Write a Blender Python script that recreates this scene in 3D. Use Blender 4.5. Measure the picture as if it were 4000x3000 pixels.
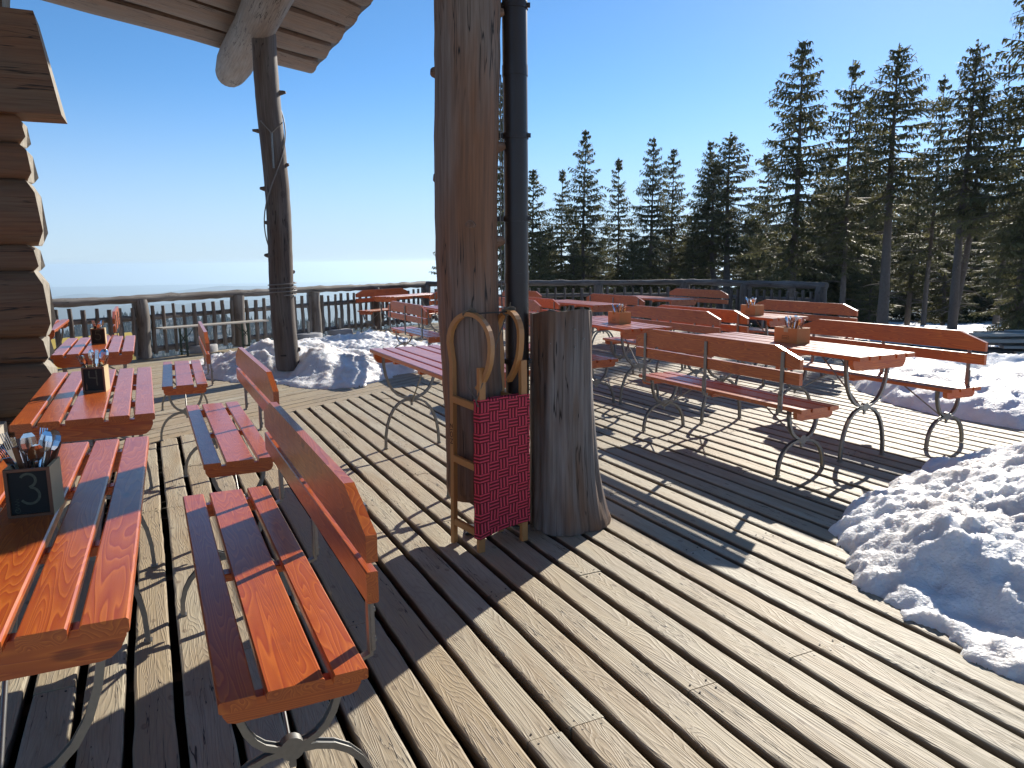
import bpy, math, random
import numpy as np
from mathutils import Vector, Matrix, Euler

R = math.radians
scene = bpy.context.scene
for o in list(bpy.data.objects):
    bpy.data.objects.remove(o)

# ------------------------------------------------------------------ camera
CAM_H, PITCH, ROLL, FPX = 1.41, R(9.3), R(-0.5), 2930.0
cam_d = bpy.data.cameras.new("camera")
cam = bpy.data.objects.new("camera", cam_d)
scene.collection.objects.link(cam)
cam_d.sensor_width = 36.0
cam_d.lens = FPX / 4000.0 * 36.0
cam_d.clip_start = 0.05
cam_d.clip_end = 60000
cam.matrix_world = (Matrix.Translation((0, 0, CAM_H)) @ Matrix.Rotation(math.pi / 2 - PITCH, 4, 'X')
                    @ Matrix.Rotation(ROLL, 4, 'Z'))
scene.camera = cam

# ------------------------------------------------------------------ light
SUN_AZ, SUN_EL = R(29.5), R(26.5)       # azimuth clockwise from +Y
world = bpy.data.worlds.new("World")
scene.world = world
world.use_nodes = True
wn = world.node_tree
wn.nodes.clear()
w_out = wn.nodes.new("ShaderNodeOutputWorld")
w_bg = wn.nodes.new("ShaderNodeBackground")
w_sky = wn.nodes.new("ShaderNodeTexSky")
w_sky.sky_type = 'NISHITA'
w_sky.sun_disc = False
w_sky.sun_elevation = SUN_EL
w_sky.sun_rotation = SUN_AZ
w_sky.altitude = 2600
w_sky.air_density = 0.95
w_sky.dust_density = 0.5
w_sky.ozone_density = 3.0
w_tc = wn.nodes.new("ShaderNodeTexCoord")
w_add = wn.nodes.new("ShaderNodeVectorMath")
w_add.operation = 'ADD'
w_add.inputs[1].default_value = (0, 0, 0.035)   # high viewpoint: the visible horizon dips below eye level
wn.links.new(w_tc.outputs['Generated'], w_add.inputs[0])
wn.links.new(w_add.outputs[0], w_sky.inputs['Vector'])
w_hs = wn.nodes.new('ShaderNodeHueSaturation')
w_hs.inputs['Saturation'].default_value = 1.16
w_hs.inputs['Hue'].default_value = 0.496
wn.links.new(w_sky.outputs[0], w_hs.inputs['Color'])
# pale band of hazy air low over the horizon, blended by elevation
w_sep = wn.nodes.new('ShaderNodeSeparateXYZ')
wn.links.new(w_tc.outputs['Generated'], w_sep.inputs[0])
w_mr = wn.nodes.new('ShaderNodeMapRange')
w_mr.interpolation_type = 'SMOOTHERSTEP'
w_mr.inputs['From Min'].default_value = -0.10
w_mr.inputs['From Max'].default_value = 0.26
w_mr.inputs['To Min'].default_value = 1.0
w_mr.inputs['To Max'].default_value = 0.0
wn.links.new(w_sep.outputs[2], w_mr.inputs['Value'])
w_mix = wn.nodes.new('ShaderNodeMix')
w_mix.data_type = 'RGBA'
w_mix.inputs[7].default_value = (3.5, 4.25, 4.95, 1)
wn.links.new(w_mr.outputs[0], w_mix.inputs[0])
wn.links.new(w_hs.outputs[0], w_mix.inputs[6])
wn.links.new(w_mix.outputs[2], w_bg.inputs['Color'])
w_bg.inputs['Strength'].default_value = 0.108
wn.links.new(w_bg.outputs[0], w_out.inputs[0])

sun_d = bpy.data.lights.new("sun", 'SUN')
sun_d.energy = 4.6
sun_d.angle = R(0.55)
sun_d.color = (1.0, 0.93, 0.82)
sun = bpy.data.objects.new("sun", sun_d)
scene.collection.objects.link(sun)
sdir = Vector((math.sin(SUN_AZ) * math.cos(SUN_EL), math.cos(SUN_AZ) * math.cos(SUN_EL), math.sin(SUN_EL)))
sun.rotation_euler = sdir.to_track_quat('Z', 'Y').to_euler()
sun.location = sdir * 40

vs = scene.view_settings
vs.view_transform = 'Standard'
vs.look = 'None'
vs.exposure = 0.63
vs.gamma = 1.0
vs.use_curve_mapping = False
scene.cycles.max_bounces = 6
scene.cycles.diffuse_bounces = 4
scene.cycles.glossy_bounces = 3
scene.cycles.transparent_max_bounces = 6
scene.cycles.volume_bounces = 1
scene.cycles.use_denoising = True
scene.cycles.sample_clamp_indirect = 6

COL = scene.collection
TH = R(25.8)
CT, ST = math.cos(TH), math.sin(TH)


def LN(l, n, z=0.0):
    """deck grid (l along the planks away from the viewer, n across them) -> world"""
    return Vector((n * CT - l * ST, n * ST + l * CT, z))


def ray(px, py):
    """direction of the view ray of a pixel of the 4000 px photo, scaled to y = 1"""
    X, Y = px - 2000.0, py - 1500.0
    cr, sr = math.cos(ROLL), math.sin(ROLL)
    X, Y = cr * X + sr * Y, -sr * X + cr * Y
    cp, sp = math.cos(PITCH), math.sin(PITCH)
    d = Vector((X / FPX, cp - Y / FPX * sp, -sp - Y / FPX * cp))
    return d / d.y


def at_z(px, py, z=0.0):
    d = ray(px, py)
    t = (z - CAM_H) / d.z
    return Vector((d.x * t, d.y * t, z))


def at_y(px, py, y):
    d = ray(px, py)
    return Vector((d.x * y, y, CAM_H + d.z * y))


# ------------------------------------------------------------------ numpy noise
_rng = np.random.RandomState(7)
_tab = _rng.rand(256, 256)


def vnoise(x, y):
    xi = np.floor(x).astype(int)
    yi = np.floor(y).astype(int)
    fx, fy = x - xi, y - yi
    fx = fx * fx * (3 - 2 * fx)
    fy = fy * fy * (3 - 2 * fy)
    a = _tab[xi & 255, yi & 255]
    b = _tab[(xi + 1) & 255, yi & 255]
    c = _tab[xi & 255, (yi + 1) & 255]
    d = _tab[(xi + 1) & 255, (yi + 1) & 255]
    return (a * (1 - fx) + b * fx) * (1 - fy) + (c * (1 - fx) + d * fx) * fy


def fbm(x, y, octv=4, g=0.5):
    v, a, s = 0, 1.0, 0
    for k in range(octv):
        v = v + a * vnoise(x * 2 ** k + 17.3 * k, y * 2 ** k + 9.1 * k)
        s += a
        a *= g
    return v / s


# ------------------------------------------------------------------ mesh builder
class MB:
    def __init__(s):
        s.v, s.f, s.g, s.t, s.sm, s.sd = [], [], [], [], [], []
        s.tone = 0.5

    def add(s, verts, faces, gc=None, smooth=False):
        b = len(s.v)
        s.v += [tuple(p) for p in verts]
        s.g += [tuple(p) for p in (gc if gc is not None else verts)]
        s.t += [s.tone] * len(verts)
        s.sd += [0.0] * len(verts)
        s.f += [tuple(i + b for i in f) for f in faces]
        s.sm += [smooth] * len(faces)

    def box(s, c, size, rot=None, bev=0.0, off=(0, 0, 0), grain=0):
        """box with chamfered long edges; grain = axis the wood grain runs along"""
        hx, hy, hz = size[0] / 2, size[1] / 2, size[2] / 2
        dims = [hx, hy, hz]
        a = grain
        b, d = (a + 1) % 3, (a + 2) % 3
        e = min(bev, dims[b] * .45, dims[d] * .45)
        if e > 0:
            prof = [(-dims[b] + e, -dims[d]), (dims[b] - e, -dims[d]), (dims[b], -dims[d] + e), (dims[b], dims[d] - e),
                    (dims[b] - e, dims[d]), (-dims[b] + e, dims[d]), (-dims[b], dims[d] - e), (-dims[b], -dims[d] + e)]
        else:
            prof = [(-dims[b], -dims[d]), (dims[b], -dims[d]), (dims[b], dims[d]), (-dims[b], dims[d])]
        n = len(prof)
        vs_, gs = [], []
        for sgn in (-1, 1):
            for (p, q) in prof:
                w = [0, 0, 0]
                w[a], w[b], w[d] = sgn * dims[a], p, q
                gs.append((w[a] + off[0], w[b] + off[1], w[d] + off[2]))
                wv = Vector(w)
                if rot is not None:
                    wv = rot @ wv
                vs_.append(wv + Vector(c))
        fs = [tuple(reversed(range(n))), tuple(range(n, 2 * n))]
        for i in range(n):
            j = (i + 1) % n
            fs.append((i, j, n + j, n + i))
        s.add(vs_, fs, gs)

    def extrude(s, poly, axis_o, ax_u, ax_v, ax_w, w0, w1, off=(0, 0, 0)):
        """polygon (u, v) pushed from w0 to w1; grain along u"""
        O = Vector(axis_o)
        U, V_, W = Vector(ax_u), Vector(ax_v), Vector(ax_w)
        n = len(poly)
        vs_ = [O + U * u + V_ * v + W * w for w in (w0, w1) for (u, v) in poly]
        gs = [(u + off[0], v + off[1], w + off[2]) for w in (w0, w1) for (u, v) in poly]
        fs = [tuple(reversed(range(n))), tuple(range(n, 2 * n))]
        for i in range(n):
            j = (i + 1) % n
            fs.append((i, j, n + j, n + i))
        s.add(vs_, fs, gs)

    def tube(s, path, rad, sides=8, caps=True, jit=0.0, seed=0, off=(0, 0, 0), smooth=True, sq=None):
        rnd = random.Random(seed)
        P = [Vector(p) for p in path]
        if not isinstance(rad, (list, tuple)):
            rad = [rad] * len(P)
        t0 = (P[1] - P[0]).normalized()
        ref = Vector((0, 0, 1)) if abs(t0.z) < .9 else Vector((1, 0, 0))
        nrm = t0.cross(ref).normalized()
        vs_, gs = [], []
        dist = 0
        ph = [rnd.uniform(0, 6.28) for _ in range(3)]
        for i, p in enumerate(P):
            if i == 0:
                t = (P[1] - P[0])
            elif i == len(P) - 1:
                t = P[-1] - P[-2]
            else:
                t = P[i + 1] - P[i - 1]
            t.normalize()
            if i:
                dist += (P[i] - P[i - 1]).length
            nrm = (nrm - t * nrm.dot(t)).normalized()
            bi = t.cross(nrm)
            for k in range(sides):
                a = 2 * math.pi * k / sides
                r = rad[i]
                if jit:
                    r *= 1 + jit * (0.5 * math.sin(2 * a + ph[0] + dist * 1.3) + 0.4 * math.sin(3 * a + ph[1] - dist * 2.1)
                                    + rnd.uniform(-.35, .35))
                ca, sa = math.cos(a), math.sin(a)
                vs_.append(p + nrm * (ca * r) + bi * (sa * r))
                gs.append((dist + off[0], ca * rad[i] + off[1], sa * rad[i] + off[2]))
        fs = []
        for i in range(len(P) - 1):
            for k in range(sides):
                a, b = i * sides + k, i * sides + (k + 1) % sides
                fs.append((a, b, b + sides, a + sides))
        s.add(vs_, fs, gs, smooth)
        if caps:
            n = len(P)
            b0 = vs_[:sides]
            b1 = vs_[-sides:]
            s.add(b0, [tuple(reversed(range(sides)))], [(g[0] + 3.1, g[1], g[2]) for g in gs[:sides]])
            s.add(b1, [tuple(range(sides))], [(g[0] + 3.1, g[1], g[2]) for g in gs[-sides:]])

    def bar(s, path, w, t, side):
        """flat bar swept along path; w = width along `side`, t = thickness"""
        P = [Vector(p) for p in path]
        sd = Vector(side).normalized()
        vs_ = []
        for i, p in enumerate(P):
            tg = (P[min(i + 1, len(P) - 1)] - P[max(i - 1, 0)]).normalized()
            nn = tg.cross(sd).normalized()
            for a, b in ((-1, -1), (1, -1), (1, 1), (-1, 1)):
                vs_.append(p + sd * (a * w / 2) + nn * (b * t / 2))
        fs = [(0, 1, 2, 3), tuple(reversed([len(vs_) - 4 + i for i in range(4)]))]
        for i in range(len(P) - 1):
            for k in range(4):
                a, b = i * 4 + k, i * 4 + (k + 1) % 4
                fs.append((a, a + 4, b + 4, b))
        s.add(vs_, fs)

    def build(s, name, mat, parent=None, loc=None):
        me = bpy.data.meshes.new(name)
        me.from_pydata([tuple(v) for v in s.v], [], s.f)
        me.update()
        me.polygons.foreach_set('use_smooth', s.sm)
        at = me.attributes.new('gc', 'FLOAT_VECTOR', 'POINT')
        at.data.foreach_set('vector', np.array(s.g, dtype=np.float32).ravel())
        at = me.attributes.new('tone', 'FLOAT', 'POINT')
        at.data.foreach_set('value', np.array(s.t, dtype=np.float32))
        if any(s.sd):
            at = me.attributes.new('side', 'FLOAT', 'POINT')
            at.data.foreach_set('value', np.array(s.sd, dtype=np.float32))
        me.materials.append(mat)
        o = bpy.data.objects.new(name, me)
        COL.objects.link(o)
        if parent is not None:
            o.parent = parent
        if loc is not None:
            o.location = loc
        return o


def np_mesh(name, verts, quads, mat, smooth=True, tris=False, tone=None, parent=None):
    me = bpy.data.meshes.new(name)
    verts = np.asarray(verts, dtype=np.float32)
    quads = np.asarray(quads, dtype=np.int32)
    k = quads.shape[1]
    me.vertices.add(len(verts))
    me.vertices.foreach_set('co', verts.ravel())
    me.loops.add(quads.size)
    me.loops.foreach_set('vertex_index', quads.ravel())
    me.polygons.add(len(quads))
    me.polygons.foreach_set('loop_start', np.arange(0, quads.size, k, dtype=np.int32))
    me.polygons.foreach_set('loop_total', np.full(len(quads), k, dtype=np.int32))
    me.update(calc_edges=True)
    if smooth:
        me.polygons.foreach_set('use_smooth', np.ones(len(quads), dtype=bool))
    if tone is not None:
        at = me.attributes.new('tone', 'FLOAT', 'POINT')
        at.data.foreach_set('value', np.asarray(tone, dtype=np.float32))
    me.materials.append(mat)
    me.validate()
    o = bpy.data.objects.new(name, me)
    COL.objects.link(o)
    if parent is not None:
        o.parent = parent
    return o


def tag(o, label=None, cat=None, group=None, kind=None):
    if label:
        o['label'] = label
    if cat:
        o['category'] = cat
    if group:
        o['group'] = group
    if kind:
        o['kind'] = kind
    return o


def empty(name, loc, rz=0.0):
    o = bpy.data.objects.new(name, None)
    o.empty_display_size = .2
    COL.objects.link(o)
    o.location = loc
    o.rotation_euler = (0, 0, rz)
    return o


def copy_tree(o, parent=None):
    c = o.copy()
    COL.objects.link(c)
    c.parent = parent
    for ch in list(o.children):
        copy_tree(ch, c)
    return c


# ------------------------------------------------------------------ materials
def new_mat(name):
    m = bpy.data.materials.new(name)
    m.use_nodes = True
    nt = m.node_tree
    bs = nt.nodes['Principled BSDF']
    return m, nt, bs


class N:
    """tiny node helper"""
    def __init__(s, nt):
        s.nt = nt

    def n(s, typ, **kw):
        nd = s.nt.nodes.new(typ)
        for k, v in kw.items():
            setattr(nd, k, v)
        return nd

    def put(s, sock, v):
        if hasattr(v, 'links') or isinstance(v, bpy.types.NodeSocket):
            s.nt.links.new(v, sock)
        else:
            sock.default_value = v

    def math(s, op, a, b=None, c=None, clamp=False):
        nd = s.n('ShaderNodeMath', operation=op, use_clamp=clamp)
        s.put(nd.inputs[0], a)
        if b is not None:
            s.put(nd.inputs[1], b)
        if c is not None:
            s.put(nd.inputs[2], c)
        return nd.outputs[0]

    def vec(s, op, a, b=None):
        nd = s.n('ShaderNodeVectorMath', operation=op)
        s.put(nd.inputs[0], a)
        if b is not None:
            s.put(nd.inputs[1], b)
        return nd.outputs[0]

    def mix(s, f, a, b, mode='MIX'):
        nd = s.n('ShaderNodeMix', data_type='RGBA', blend_type=mode)
        s.put(nd.inputs[0], f)
        s.put(nd.inputs[6], a if not isinstance(a, tuple) else (*a, 1) if len(a) == 3 else a)
        s.put(nd.inputs[7], b if not isinstance(b, tuple) else (*b, 1) if len(b) == 3 else b)
        return nd.outputs[2]

    def noise(s, vec, scale, detail=3, rough=.55, dist=0.0):
        nd = s.n('ShaderNodeTexNoise')
        s.put(nd.inputs['Vector'], vec)
        nd.inputs['Scale'].default_value = scale
        nd.inputs['Detail'].default_value = detail
        nd.inputs['Roughness'].default_value = rough
        nd.inputs['Distortion'].default_value = dist
        return nd.outputs[0]

    def ramp(s, f, stops):
        nd = s.n('ShaderNodeValToRGB')
        s.put(nd.inputs[0], f)
        el = nd.color_ramp.elements
        while len(el) < len(stops):
            el.new(.5)
        for e, (p, c) in zip(el, stops):
            e.position = p
            e.color = (*c, 1) if isinstance(c, tuple) else (c, c, c, 1)
        return nd.outputs[0]

    def attr(s, name, out='Vector'):
        nd = s.n('ShaderNodeAttribute', attribute_name=name)
        return nd.outputs[out]

    def bump(s, h, strength=.3, dist=.01, nrm=None):
        nd = s.n('ShaderNodeBump')
        nd.inputs['Strength'].default_value = strength
        nd.inputs['Distance'].default_value = dist
        s.put(nd.inputs['Height'], h)
        if nrm is not None:
            s.put(nd.inputs['Normal'], nrm)
        return nd.outputs[0]


def grain_coord(h, rnd=True):
    gc = h.attr('gc')
    if rnd:
        oi = h.n('ShaderNodeObjectInfo')
        off = h.vec('MULTIPLY', oi.outputs['Location'], (0.73, 0.61, 0.37))
        gc = h.vec('ADD', gc, off)
    return gc


def contour(h, gc, stretch, sc, lines, dist=.3):
    """growth-ring lines: contours of a stretched noise"""
    v = h.vec('MULTIPLY', gc, stretch)
    nz = h.noise(v, sc, 2, .45, dist)
    return h.math('FRACT', h.math('MULTIPLY', nz, lines)), nz


def mat_red():
    m, nt, bs = new_mat('orange_lacquered_wood')
    h = N(nt)
    gc = grain_coord(h)
    fr, nz = contour(h, gc, (.75, 9.0, 9.0), 1.5, 22)
    line = h.ramp(fr, [(0.0, 0.0), (0.12, 1.0), (0.35, .55), (0.8, .25), (1.0, 0.0)])
    fine = h.noise(h.vec('MULTIPLY', gc, (4, 160, 160)), 1.0, 2, .6)
    big = h.noise(gc, 2.2, 2, .5)
    c1 = h.mix(line, (0.47, 0.082, 0.018), (0.80, 0.225, 0.034))
    c2 = h.mix(h.math('MULTIPLY', big, .5), c1, (0.33, 0.052, 0.017))
    c3 = h.mix(h.math('MULTIPLY', fine, .25), c2, (0.25, 0.035, 0.012))
    vo = h.n('ShaderNodeTexVoronoi')
    h.put(vo.inputs['Vector'], h.vec('MULTIPLY', gc, (1.0, 2.6, 2.6)))
    vo.inputs['Scale'].default_value = 2.4
    knot = h.ramp(vo.outputs['Distance'], [(0.0, 1.0), (0.055, .8), (0.085, 0.0)])
    c4 = h.mix(h.math('MULTIPLY', knot, .75), c3, (0.14, 0.02, 0.01))
    chip = h.ramp(h.noise(h.vec('MULTIPLY', gc, (9, 26, 26)), 1.0, 4, .7), [(.72, 0.0), (.745, 1.0)])
    stain = h.ramp(h.noise(gc, 5.5, 4, .6), [(.54, 0.0), (.75, .4)])
    c4 = h.mix(stain, c4, (0.27, 0.052, 0.024))
    c4 = h.mix(h.math('MULTIPLY', chip, .7), c4, (0.50, 0.30, 0.16))
    h.put(bs.inputs['Base Color'], c4)
    rg = h.math('MULTIPLY_ADD', h.noise(gc, 25, 3), .16, .25)
    h.put(bs.inputs['Roughness'], rg)
    bs.inputs['IOR'].default_value = 1.5
    bs.inputs['Coat Weight'].default_value = 0.45
    bs.inputs['Coat Roughness'].default_value = 0.24
    hh = h.math('ADD', h.math('MULTIPLY', line, .5), h.math('MULTIPLY', fine, .5))
    h.put(bs.inputs['Normal'], h.bump(hh, .22, .0016))
    return m


def mat_deck():
    m, nt, bs = new_mat('weathered_deck_wood')
    h = N(nt)
    gc = h.attr('gc')
    tone = h.attr('tone', 'Fac')
    fr, nz = contour(h, gc, (1.0, 9.0, 9.0), 1.3, 22, .5)
    line = h.ramp(fr, [(0.0, 0.0), (0.25, .75), (0.55, 1.0), (0.85, .75), (1.0, 0.0)])
    fine = h.noise(h.vec('MULTIPLY', gc, (3, 190, 190)), 1.0, 3, .6)
    big = h.noise(h.vec('MULTIPLY', gc, (1, 5, 5)), 1.5, 3, .6)
    base = h.mix(tone, (0.43, 0.335, 0.20), (0.53, 0.48, 0.355))
    patch = h.ramp(h.noise(h.vec('MULTIPLY', gc, (1.5, 4, 4)), 2.1, 4, .65), [(.45, 0.0), (.7, .55)])
    base = h.mix(patch, base, (0.31, 0.255, 0.19))
    warm = h.mix(h.ramp(big, [(0.42, 0.0), (0.68, 1.0)]), base, (0.41, 0.32, 0.20))
    c = h.mix(h.math('MULTIPLY', h.math('SUBTRACT', 1.0, line), .30), warm, (0.24, 0.19, 0.14))
    c = h.mix(h.ramp(fine, [(.3, .38), (.62, 0.0)]), c, (0.26, 0.22, 0.18))
    # long checks in the boards
    ck = h.noise(h.vec('MULTIPLY', gc, (1.1, 22, 22)), 1.25, 3, .55, .35)
    crack = h.ramp(h.math('ABSOLUTE', h.math('SUBTRACT', ck, .5)), [(0.0, 1.0), (0.0035, .95), (0.008, 0.0)])
    msk = h.ramp(h.noise(gc, 1.1, 1), [(.50, 0.0), (.56, 1.0)])
    crack = h.math('MULTIPLY', crack, msk)
    c = h.mix(crack, c, (0.04, 0.03, 0.022))
    vo = h.n('ShaderNodeTexVoronoi', voronoi_dimensions='2D')
    h.put(vo.inputs['Vector'], h.vec('MULTIPLY', gc, (.7, 1.15, 1.0)))
    vo.inputs['Scale'].default_value = 4.2
    knot = h.ramp(vo.outputs['Distance'], [(0.0, .5), (0.022, .75), (0.034, 1.0), (0.046, .4), (0.060, 0.0)])
    c = h.mix(h.math('MULTIPLY', knot, .7), c, (0.17, 0.12, 0.08))
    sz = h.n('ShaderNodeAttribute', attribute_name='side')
    c = h.mix(sz.outputs['Fac'], c, (0.055, 0.042, 0.032))     # shade in the gaps, painted into the board sides as dark colour
    h.put(bs.inputs['Base Color'], c)
    h.put(bs.inputs['Roughness'], h.math('MULTIPLY_ADD', fine, .25, .5))
    bs.inputs['Specular IOR Level'].default_value = .35
    hh = h.math('SUBTRACT', h.math('ADD', h.math('MULTIPLY', line, .5), h.math('MULTIPLY', fine, .6)),
                h.math('MULTIPLY', crack, 1.5))
    h.put(bs.inputs['Normal'], h.bump(hh, .55, .004))
    return m


def mat_log(name, c_warm, c_grey, c_dark, vert=1.0):
    m, nt, bs = new_mat(name)
    h = N(nt)
    gc = grain_coord(h)
    fine = h.noise(h.vec('MULTIPLY', gc, (2.2, 75, 75)), 1.0, 4, .65)
    big = h.noise(h.vec('MULTIPLY', gc, (.8, 5, 5)), 1.3, 3, .6)
    c = h.mix(h.ramp(big, [(0.38, 0.0), (0.62, 1.0)]), c_warm, c_grey)
    c = h.mix(h.ramp(fine, [(0.32, .6), (0.62, 0.0)]), c, c_dark)
    ck = h.noise(h.vec('MULTIPLY', gc, (.55, 11, 11)), 1.6, 3, .5, .25)
    crack = h.ramp(h.math('ABSOLUTE', h.math('SUBTRACT', ck, .5)), [(0.0, 1.0), (0.005, .85), (0.011, 0.0)])
    crack = h.math('MULTIPLY', crack, h.ramp(h.noise(gc, 1.7, 1), [(.42, 0.0), (.52, 1.0)]))
    c = h.mix(crack, c, (0.02, 0.014, 0.01))
    vo = h.n('ShaderNodeTexVoronoi')
    h.put(vo.inputs['Vector'], h.vec('MULTIPLY', gc, (1.0, 1.5, 1.5)))
    vo.inputs['Scale'].default_value = 2.1
    knot = h.ramp(vo.outputs['Distance'], [(0.0, .5), (0.045, .9), (0.07, .45), (0.085, .9), (0.105, 0.0)])
    c = h.mix(h.math('MULTIPLY', knot, .75), c, c_dark)
    h.put(bs.inputs['Base Color'], c)
    bs.inputs['Roughness'].default_value = .72
    hh = h.math('SUBTRACT', fine, h.math('MULTIPLY', crack, 1.6))
    h.put(bs.inputs['Normal'], h.bump(hh, .45, .006))
    return m


def mat_plain(name, col, rough=.5, metal=0.0, nscale=20, namt=.25, bump=.1, bd=.003, alt=None):
    m, nt, bs = new_mat(name)
    h = N(nt)
    tc = h.n('ShaderNodeTexCoord')
    nz = h.noise(tc.outputs['Object'], nscale, 4, .6)
    alt = alt or tuple(x * .55 for x in col)
    h.put(bs.inputs['Base Color'], h.mix(h.math('MULTIPLY', nz, namt * 2), col, alt))
    h.put(bs.inputs['Roughness'], h.math('MULTIPLY_ADD', nz, .2, rough - .1))
    bs.inputs['Metallic'].default_value = metal
    if bump:
        h.put(bs.inputs['Normal'], h.bump(nz, bump, bd))
    return m


def mat_snow(name, dirty=.35, sc=1.0):
    m, nt, bs = new_mat(name)
    h = N(nt)
    tc = h.n('ShaderNodeTexCoord')
    p = tc.outputs['Object']
    n1 = h.noise(p, 9 * sc, 5, .65)
    n2 = h.noise(p, 45 * sc, 4, .65)
    n3 = h.noise(p, 2.3 * sc, 3, .6)
    c = h.mix(h.ramp(n3, [(.40, 0.0), (.68, dirty)]), (0.93, 0.935, 0.94), (0.66, 0.56, 0.48))
    c = h.mix(h.ramp(n2, [(.66, 0.0), (.76, dirty)]), c, (0.35, 0.29, 0.24))
    h.put(bs.inputs['Base Color'], c)
    bs.inputs['Roughness'].default_value = .55
    bs.inputs['Specular IOR Level'].default_value = .35
    if sc == 1.0:
        bs.inputs['Subsurface Weight'].default_value = .6
        bs.inputs['Subsurface Radius'].default_value = (.10, .09, .08)
        bs.inputs['Subsurface Scale'].default_value = .6
    b1 = h.bump(n1, .45, .04 / sc)
    vo = h.n('ShaderNodeTexVoronoi')
    h.put(vo.inputs['Vector'], p)
    vo.inputs['Scale'].default_value = 60 * sc
    b2 = h.bump(h.math('ADD', n2, h.math('MULTIPLY', vo.outputs['Distance'], .5)), .6, .012 / sc, b1)
    h.put(bs.inputs['Normal'], b2)
    return m


M = {}
M['red'] = mat_red()
M['deck'] = mat_deck()
M['post'] = mat_log('brown_post_log', (0.27, 0.125, 0.06), (0.25, 0.19, 0.15), (0.085, 0.045, 0.026))
M['hut'] = mat_log('hut_log', (0.205, 0.088, 0.036), (0.17, 0.105, 0.06), (0.085, 0.04, 0.02))
M['roof'] = mat_log('roof_board', (0.23, 0.15, 0.10), (0.20, 0.155, 0.12), (0.10, 0.065, 0.045))
M['beam'] = mat_log('beam_log', (0.24, 0.19, 0.155), (0.27, 0.25, 0.23), (0.10, 0.08, 0.065))
M['greypost'] = mat_log('grey_post_log', (0.115, 0.080, 0.060), (0.17, 0.15, 0.135), (0.05, 0.036, 0.028))
M['fence'] = mat_log('fence_log', (0.13, 0.10, 0.08), (0.25, 0.23, 0.21), (0.055, 0.042, 0.034))
M['stump'] = mat_log('stump_wood', (0.20, 0.115, 0.068), (0.29, 0.275, 0.26), (0.07, 0.05, 0.038))
M['endgrain'] = mat_plain('log_end_grain', (0.46, 0.42, 0.34), .85, 0, 22, .5, .9, .012, (0.15, 0.125, 0.10))
M['steel'] = mat_plain('galvanised_steel', (0.29, 0.29, 0.28), .42, .75, 60, .3, .08, .001, (0.16, 0.155, 0.14))
M['chrome'] = mat_plain('cutlery_steel', (0.75, 0.75, 0.78), .16, 1.0, 40, .1, 0)
M['handle'] = mat_plain('brown_handle_wood', (0.22, 0.075, 0.03), .4, 0, 40, .3, .1)
M['bluehandle'] = mat_plain('blue_plastic', (0.02, 0.05, 0.22), .35, 0, 40, .2, 0)
M['pipe'] = mat_plain('brown_painted_pipe', (0.040, 0.030, 0.027), .38, .2, 12, .25, .05)
M['iron'] = mat_plain('dark_iron', (0.05, 0.045, 0.04), .55, .6, 40, .3, .2)
M['rope'] = mat_plain('rope_fibre', (0.20, 0.165, 0.12), .8, 0, 200, .4, .3)
M['cable'] = mat_plain('grey_cable', (0.22, 0.21, 0.20), .5, 0, 60, .2, .1)
M['sledge'] = mat_plain('varnished_ash_wood', (0.56, 0.27, 0.09), .38, 0, 14, .35, .12, .002, (0.40, 0.17, 0.055))
M['board'] = mat_plain('chalkboard_black', (0.010, 0.011, 0.009), .85, 0, 30, .4, .05, .001, (0.03, 0.032, 0.028))
M['chalk'] = mat_plain('chalk', (0.15, 0.165, 0.11), .9, 0, 90, .5, 0, .001, (0.04, 0.05, 0.04))
M['frame'] = mat_plain('brown_box_frame', (0.20, 0.085, 0.04), .5, 0, 30, .3, .1)
M['pine'] = mat_plain('pale_pine', (0.62, 0.50, 0.29), .55, 0, 16, .25, .1, .002, (0.50, 0.36, 0.19))
M['boxwood'] = mat_plain('orange_box_wood', (0.62, 0.27, 0.07), .45, 0, 16, .3, .1, .002, (0.5, 0.19, 0.05))
M['ink'] = mat_plain('dark_burnt_mark', (0.045, 0.014, 0.008), .7, 0, 50, .2, 0)
M['green'] = mat_plain('dark_green_steel', (0.02, 0.045, 0.03), .45, .3, 30, .3, .05)
M['greywood'] = mat_plain('pale_grey_bench_board', (0.50, 0.46, 0.39), .6, 0, 14, .3, .2, .003, (0.38, 0.33, 0.27))
M['concrete'] = mat_plain('grey_concrete', (0.42, 0.42, 0.43), .8, 0, 25, .3, .3, .004)
M['snow'] = mat_snow('dirty_snow', .5)
M['snow_far'] = mat_snow('forest_floor_snow', .25, .12)
M['yellow'] = mat_plain('yellow_painted_board', (0.68, 0.50, 0.10), .55, 0, 5, .2, .05)
M['bark'] = mat_plain('spruce_bark', (0.19, 0.155, 0.13), .9, 0, 14, .45, .8, .03, (0.085, 0.068, 0.058))
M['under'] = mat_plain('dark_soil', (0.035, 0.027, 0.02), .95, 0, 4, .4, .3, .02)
M['tile'] = mat_plain('dark_roof_shingle', (0.055, 0.052, 0.055), .6, 0, 8, .3, .2)


def mat_foliage(name, c1, c2):
    m, nt, bs = new_mat(name)
    h = N(nt)
    t = h.attr('tone', 'Fac')
    h.put(bs.inputs['Base Color'], h.mix(t, c1, c2))
    bs.inputs['Roughness'].default_value = .6
    bs.inputs['Specular IOR Level'].default_value = .3
    tr = h.n('ShaderNodeBsdfTranslucent')
    h.put(tr.inputs['Color'], h.mix(t, tuple(x * 1.1 for x in c1), tuple(x * 1.2 for x in c2)))
    mx = h.n('ShaderNodeMixShader')
    mx.inputs[0].default_value = .45
    nt.links.new(bs.outputs[0], mx.inputs[1])
    nt.links.new(tr.outputs[0], mx.inputs[2])
    nt.links.new(mx.outputs[0], nt.nodes['Material Output'].inputs[0])
    return m


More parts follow.
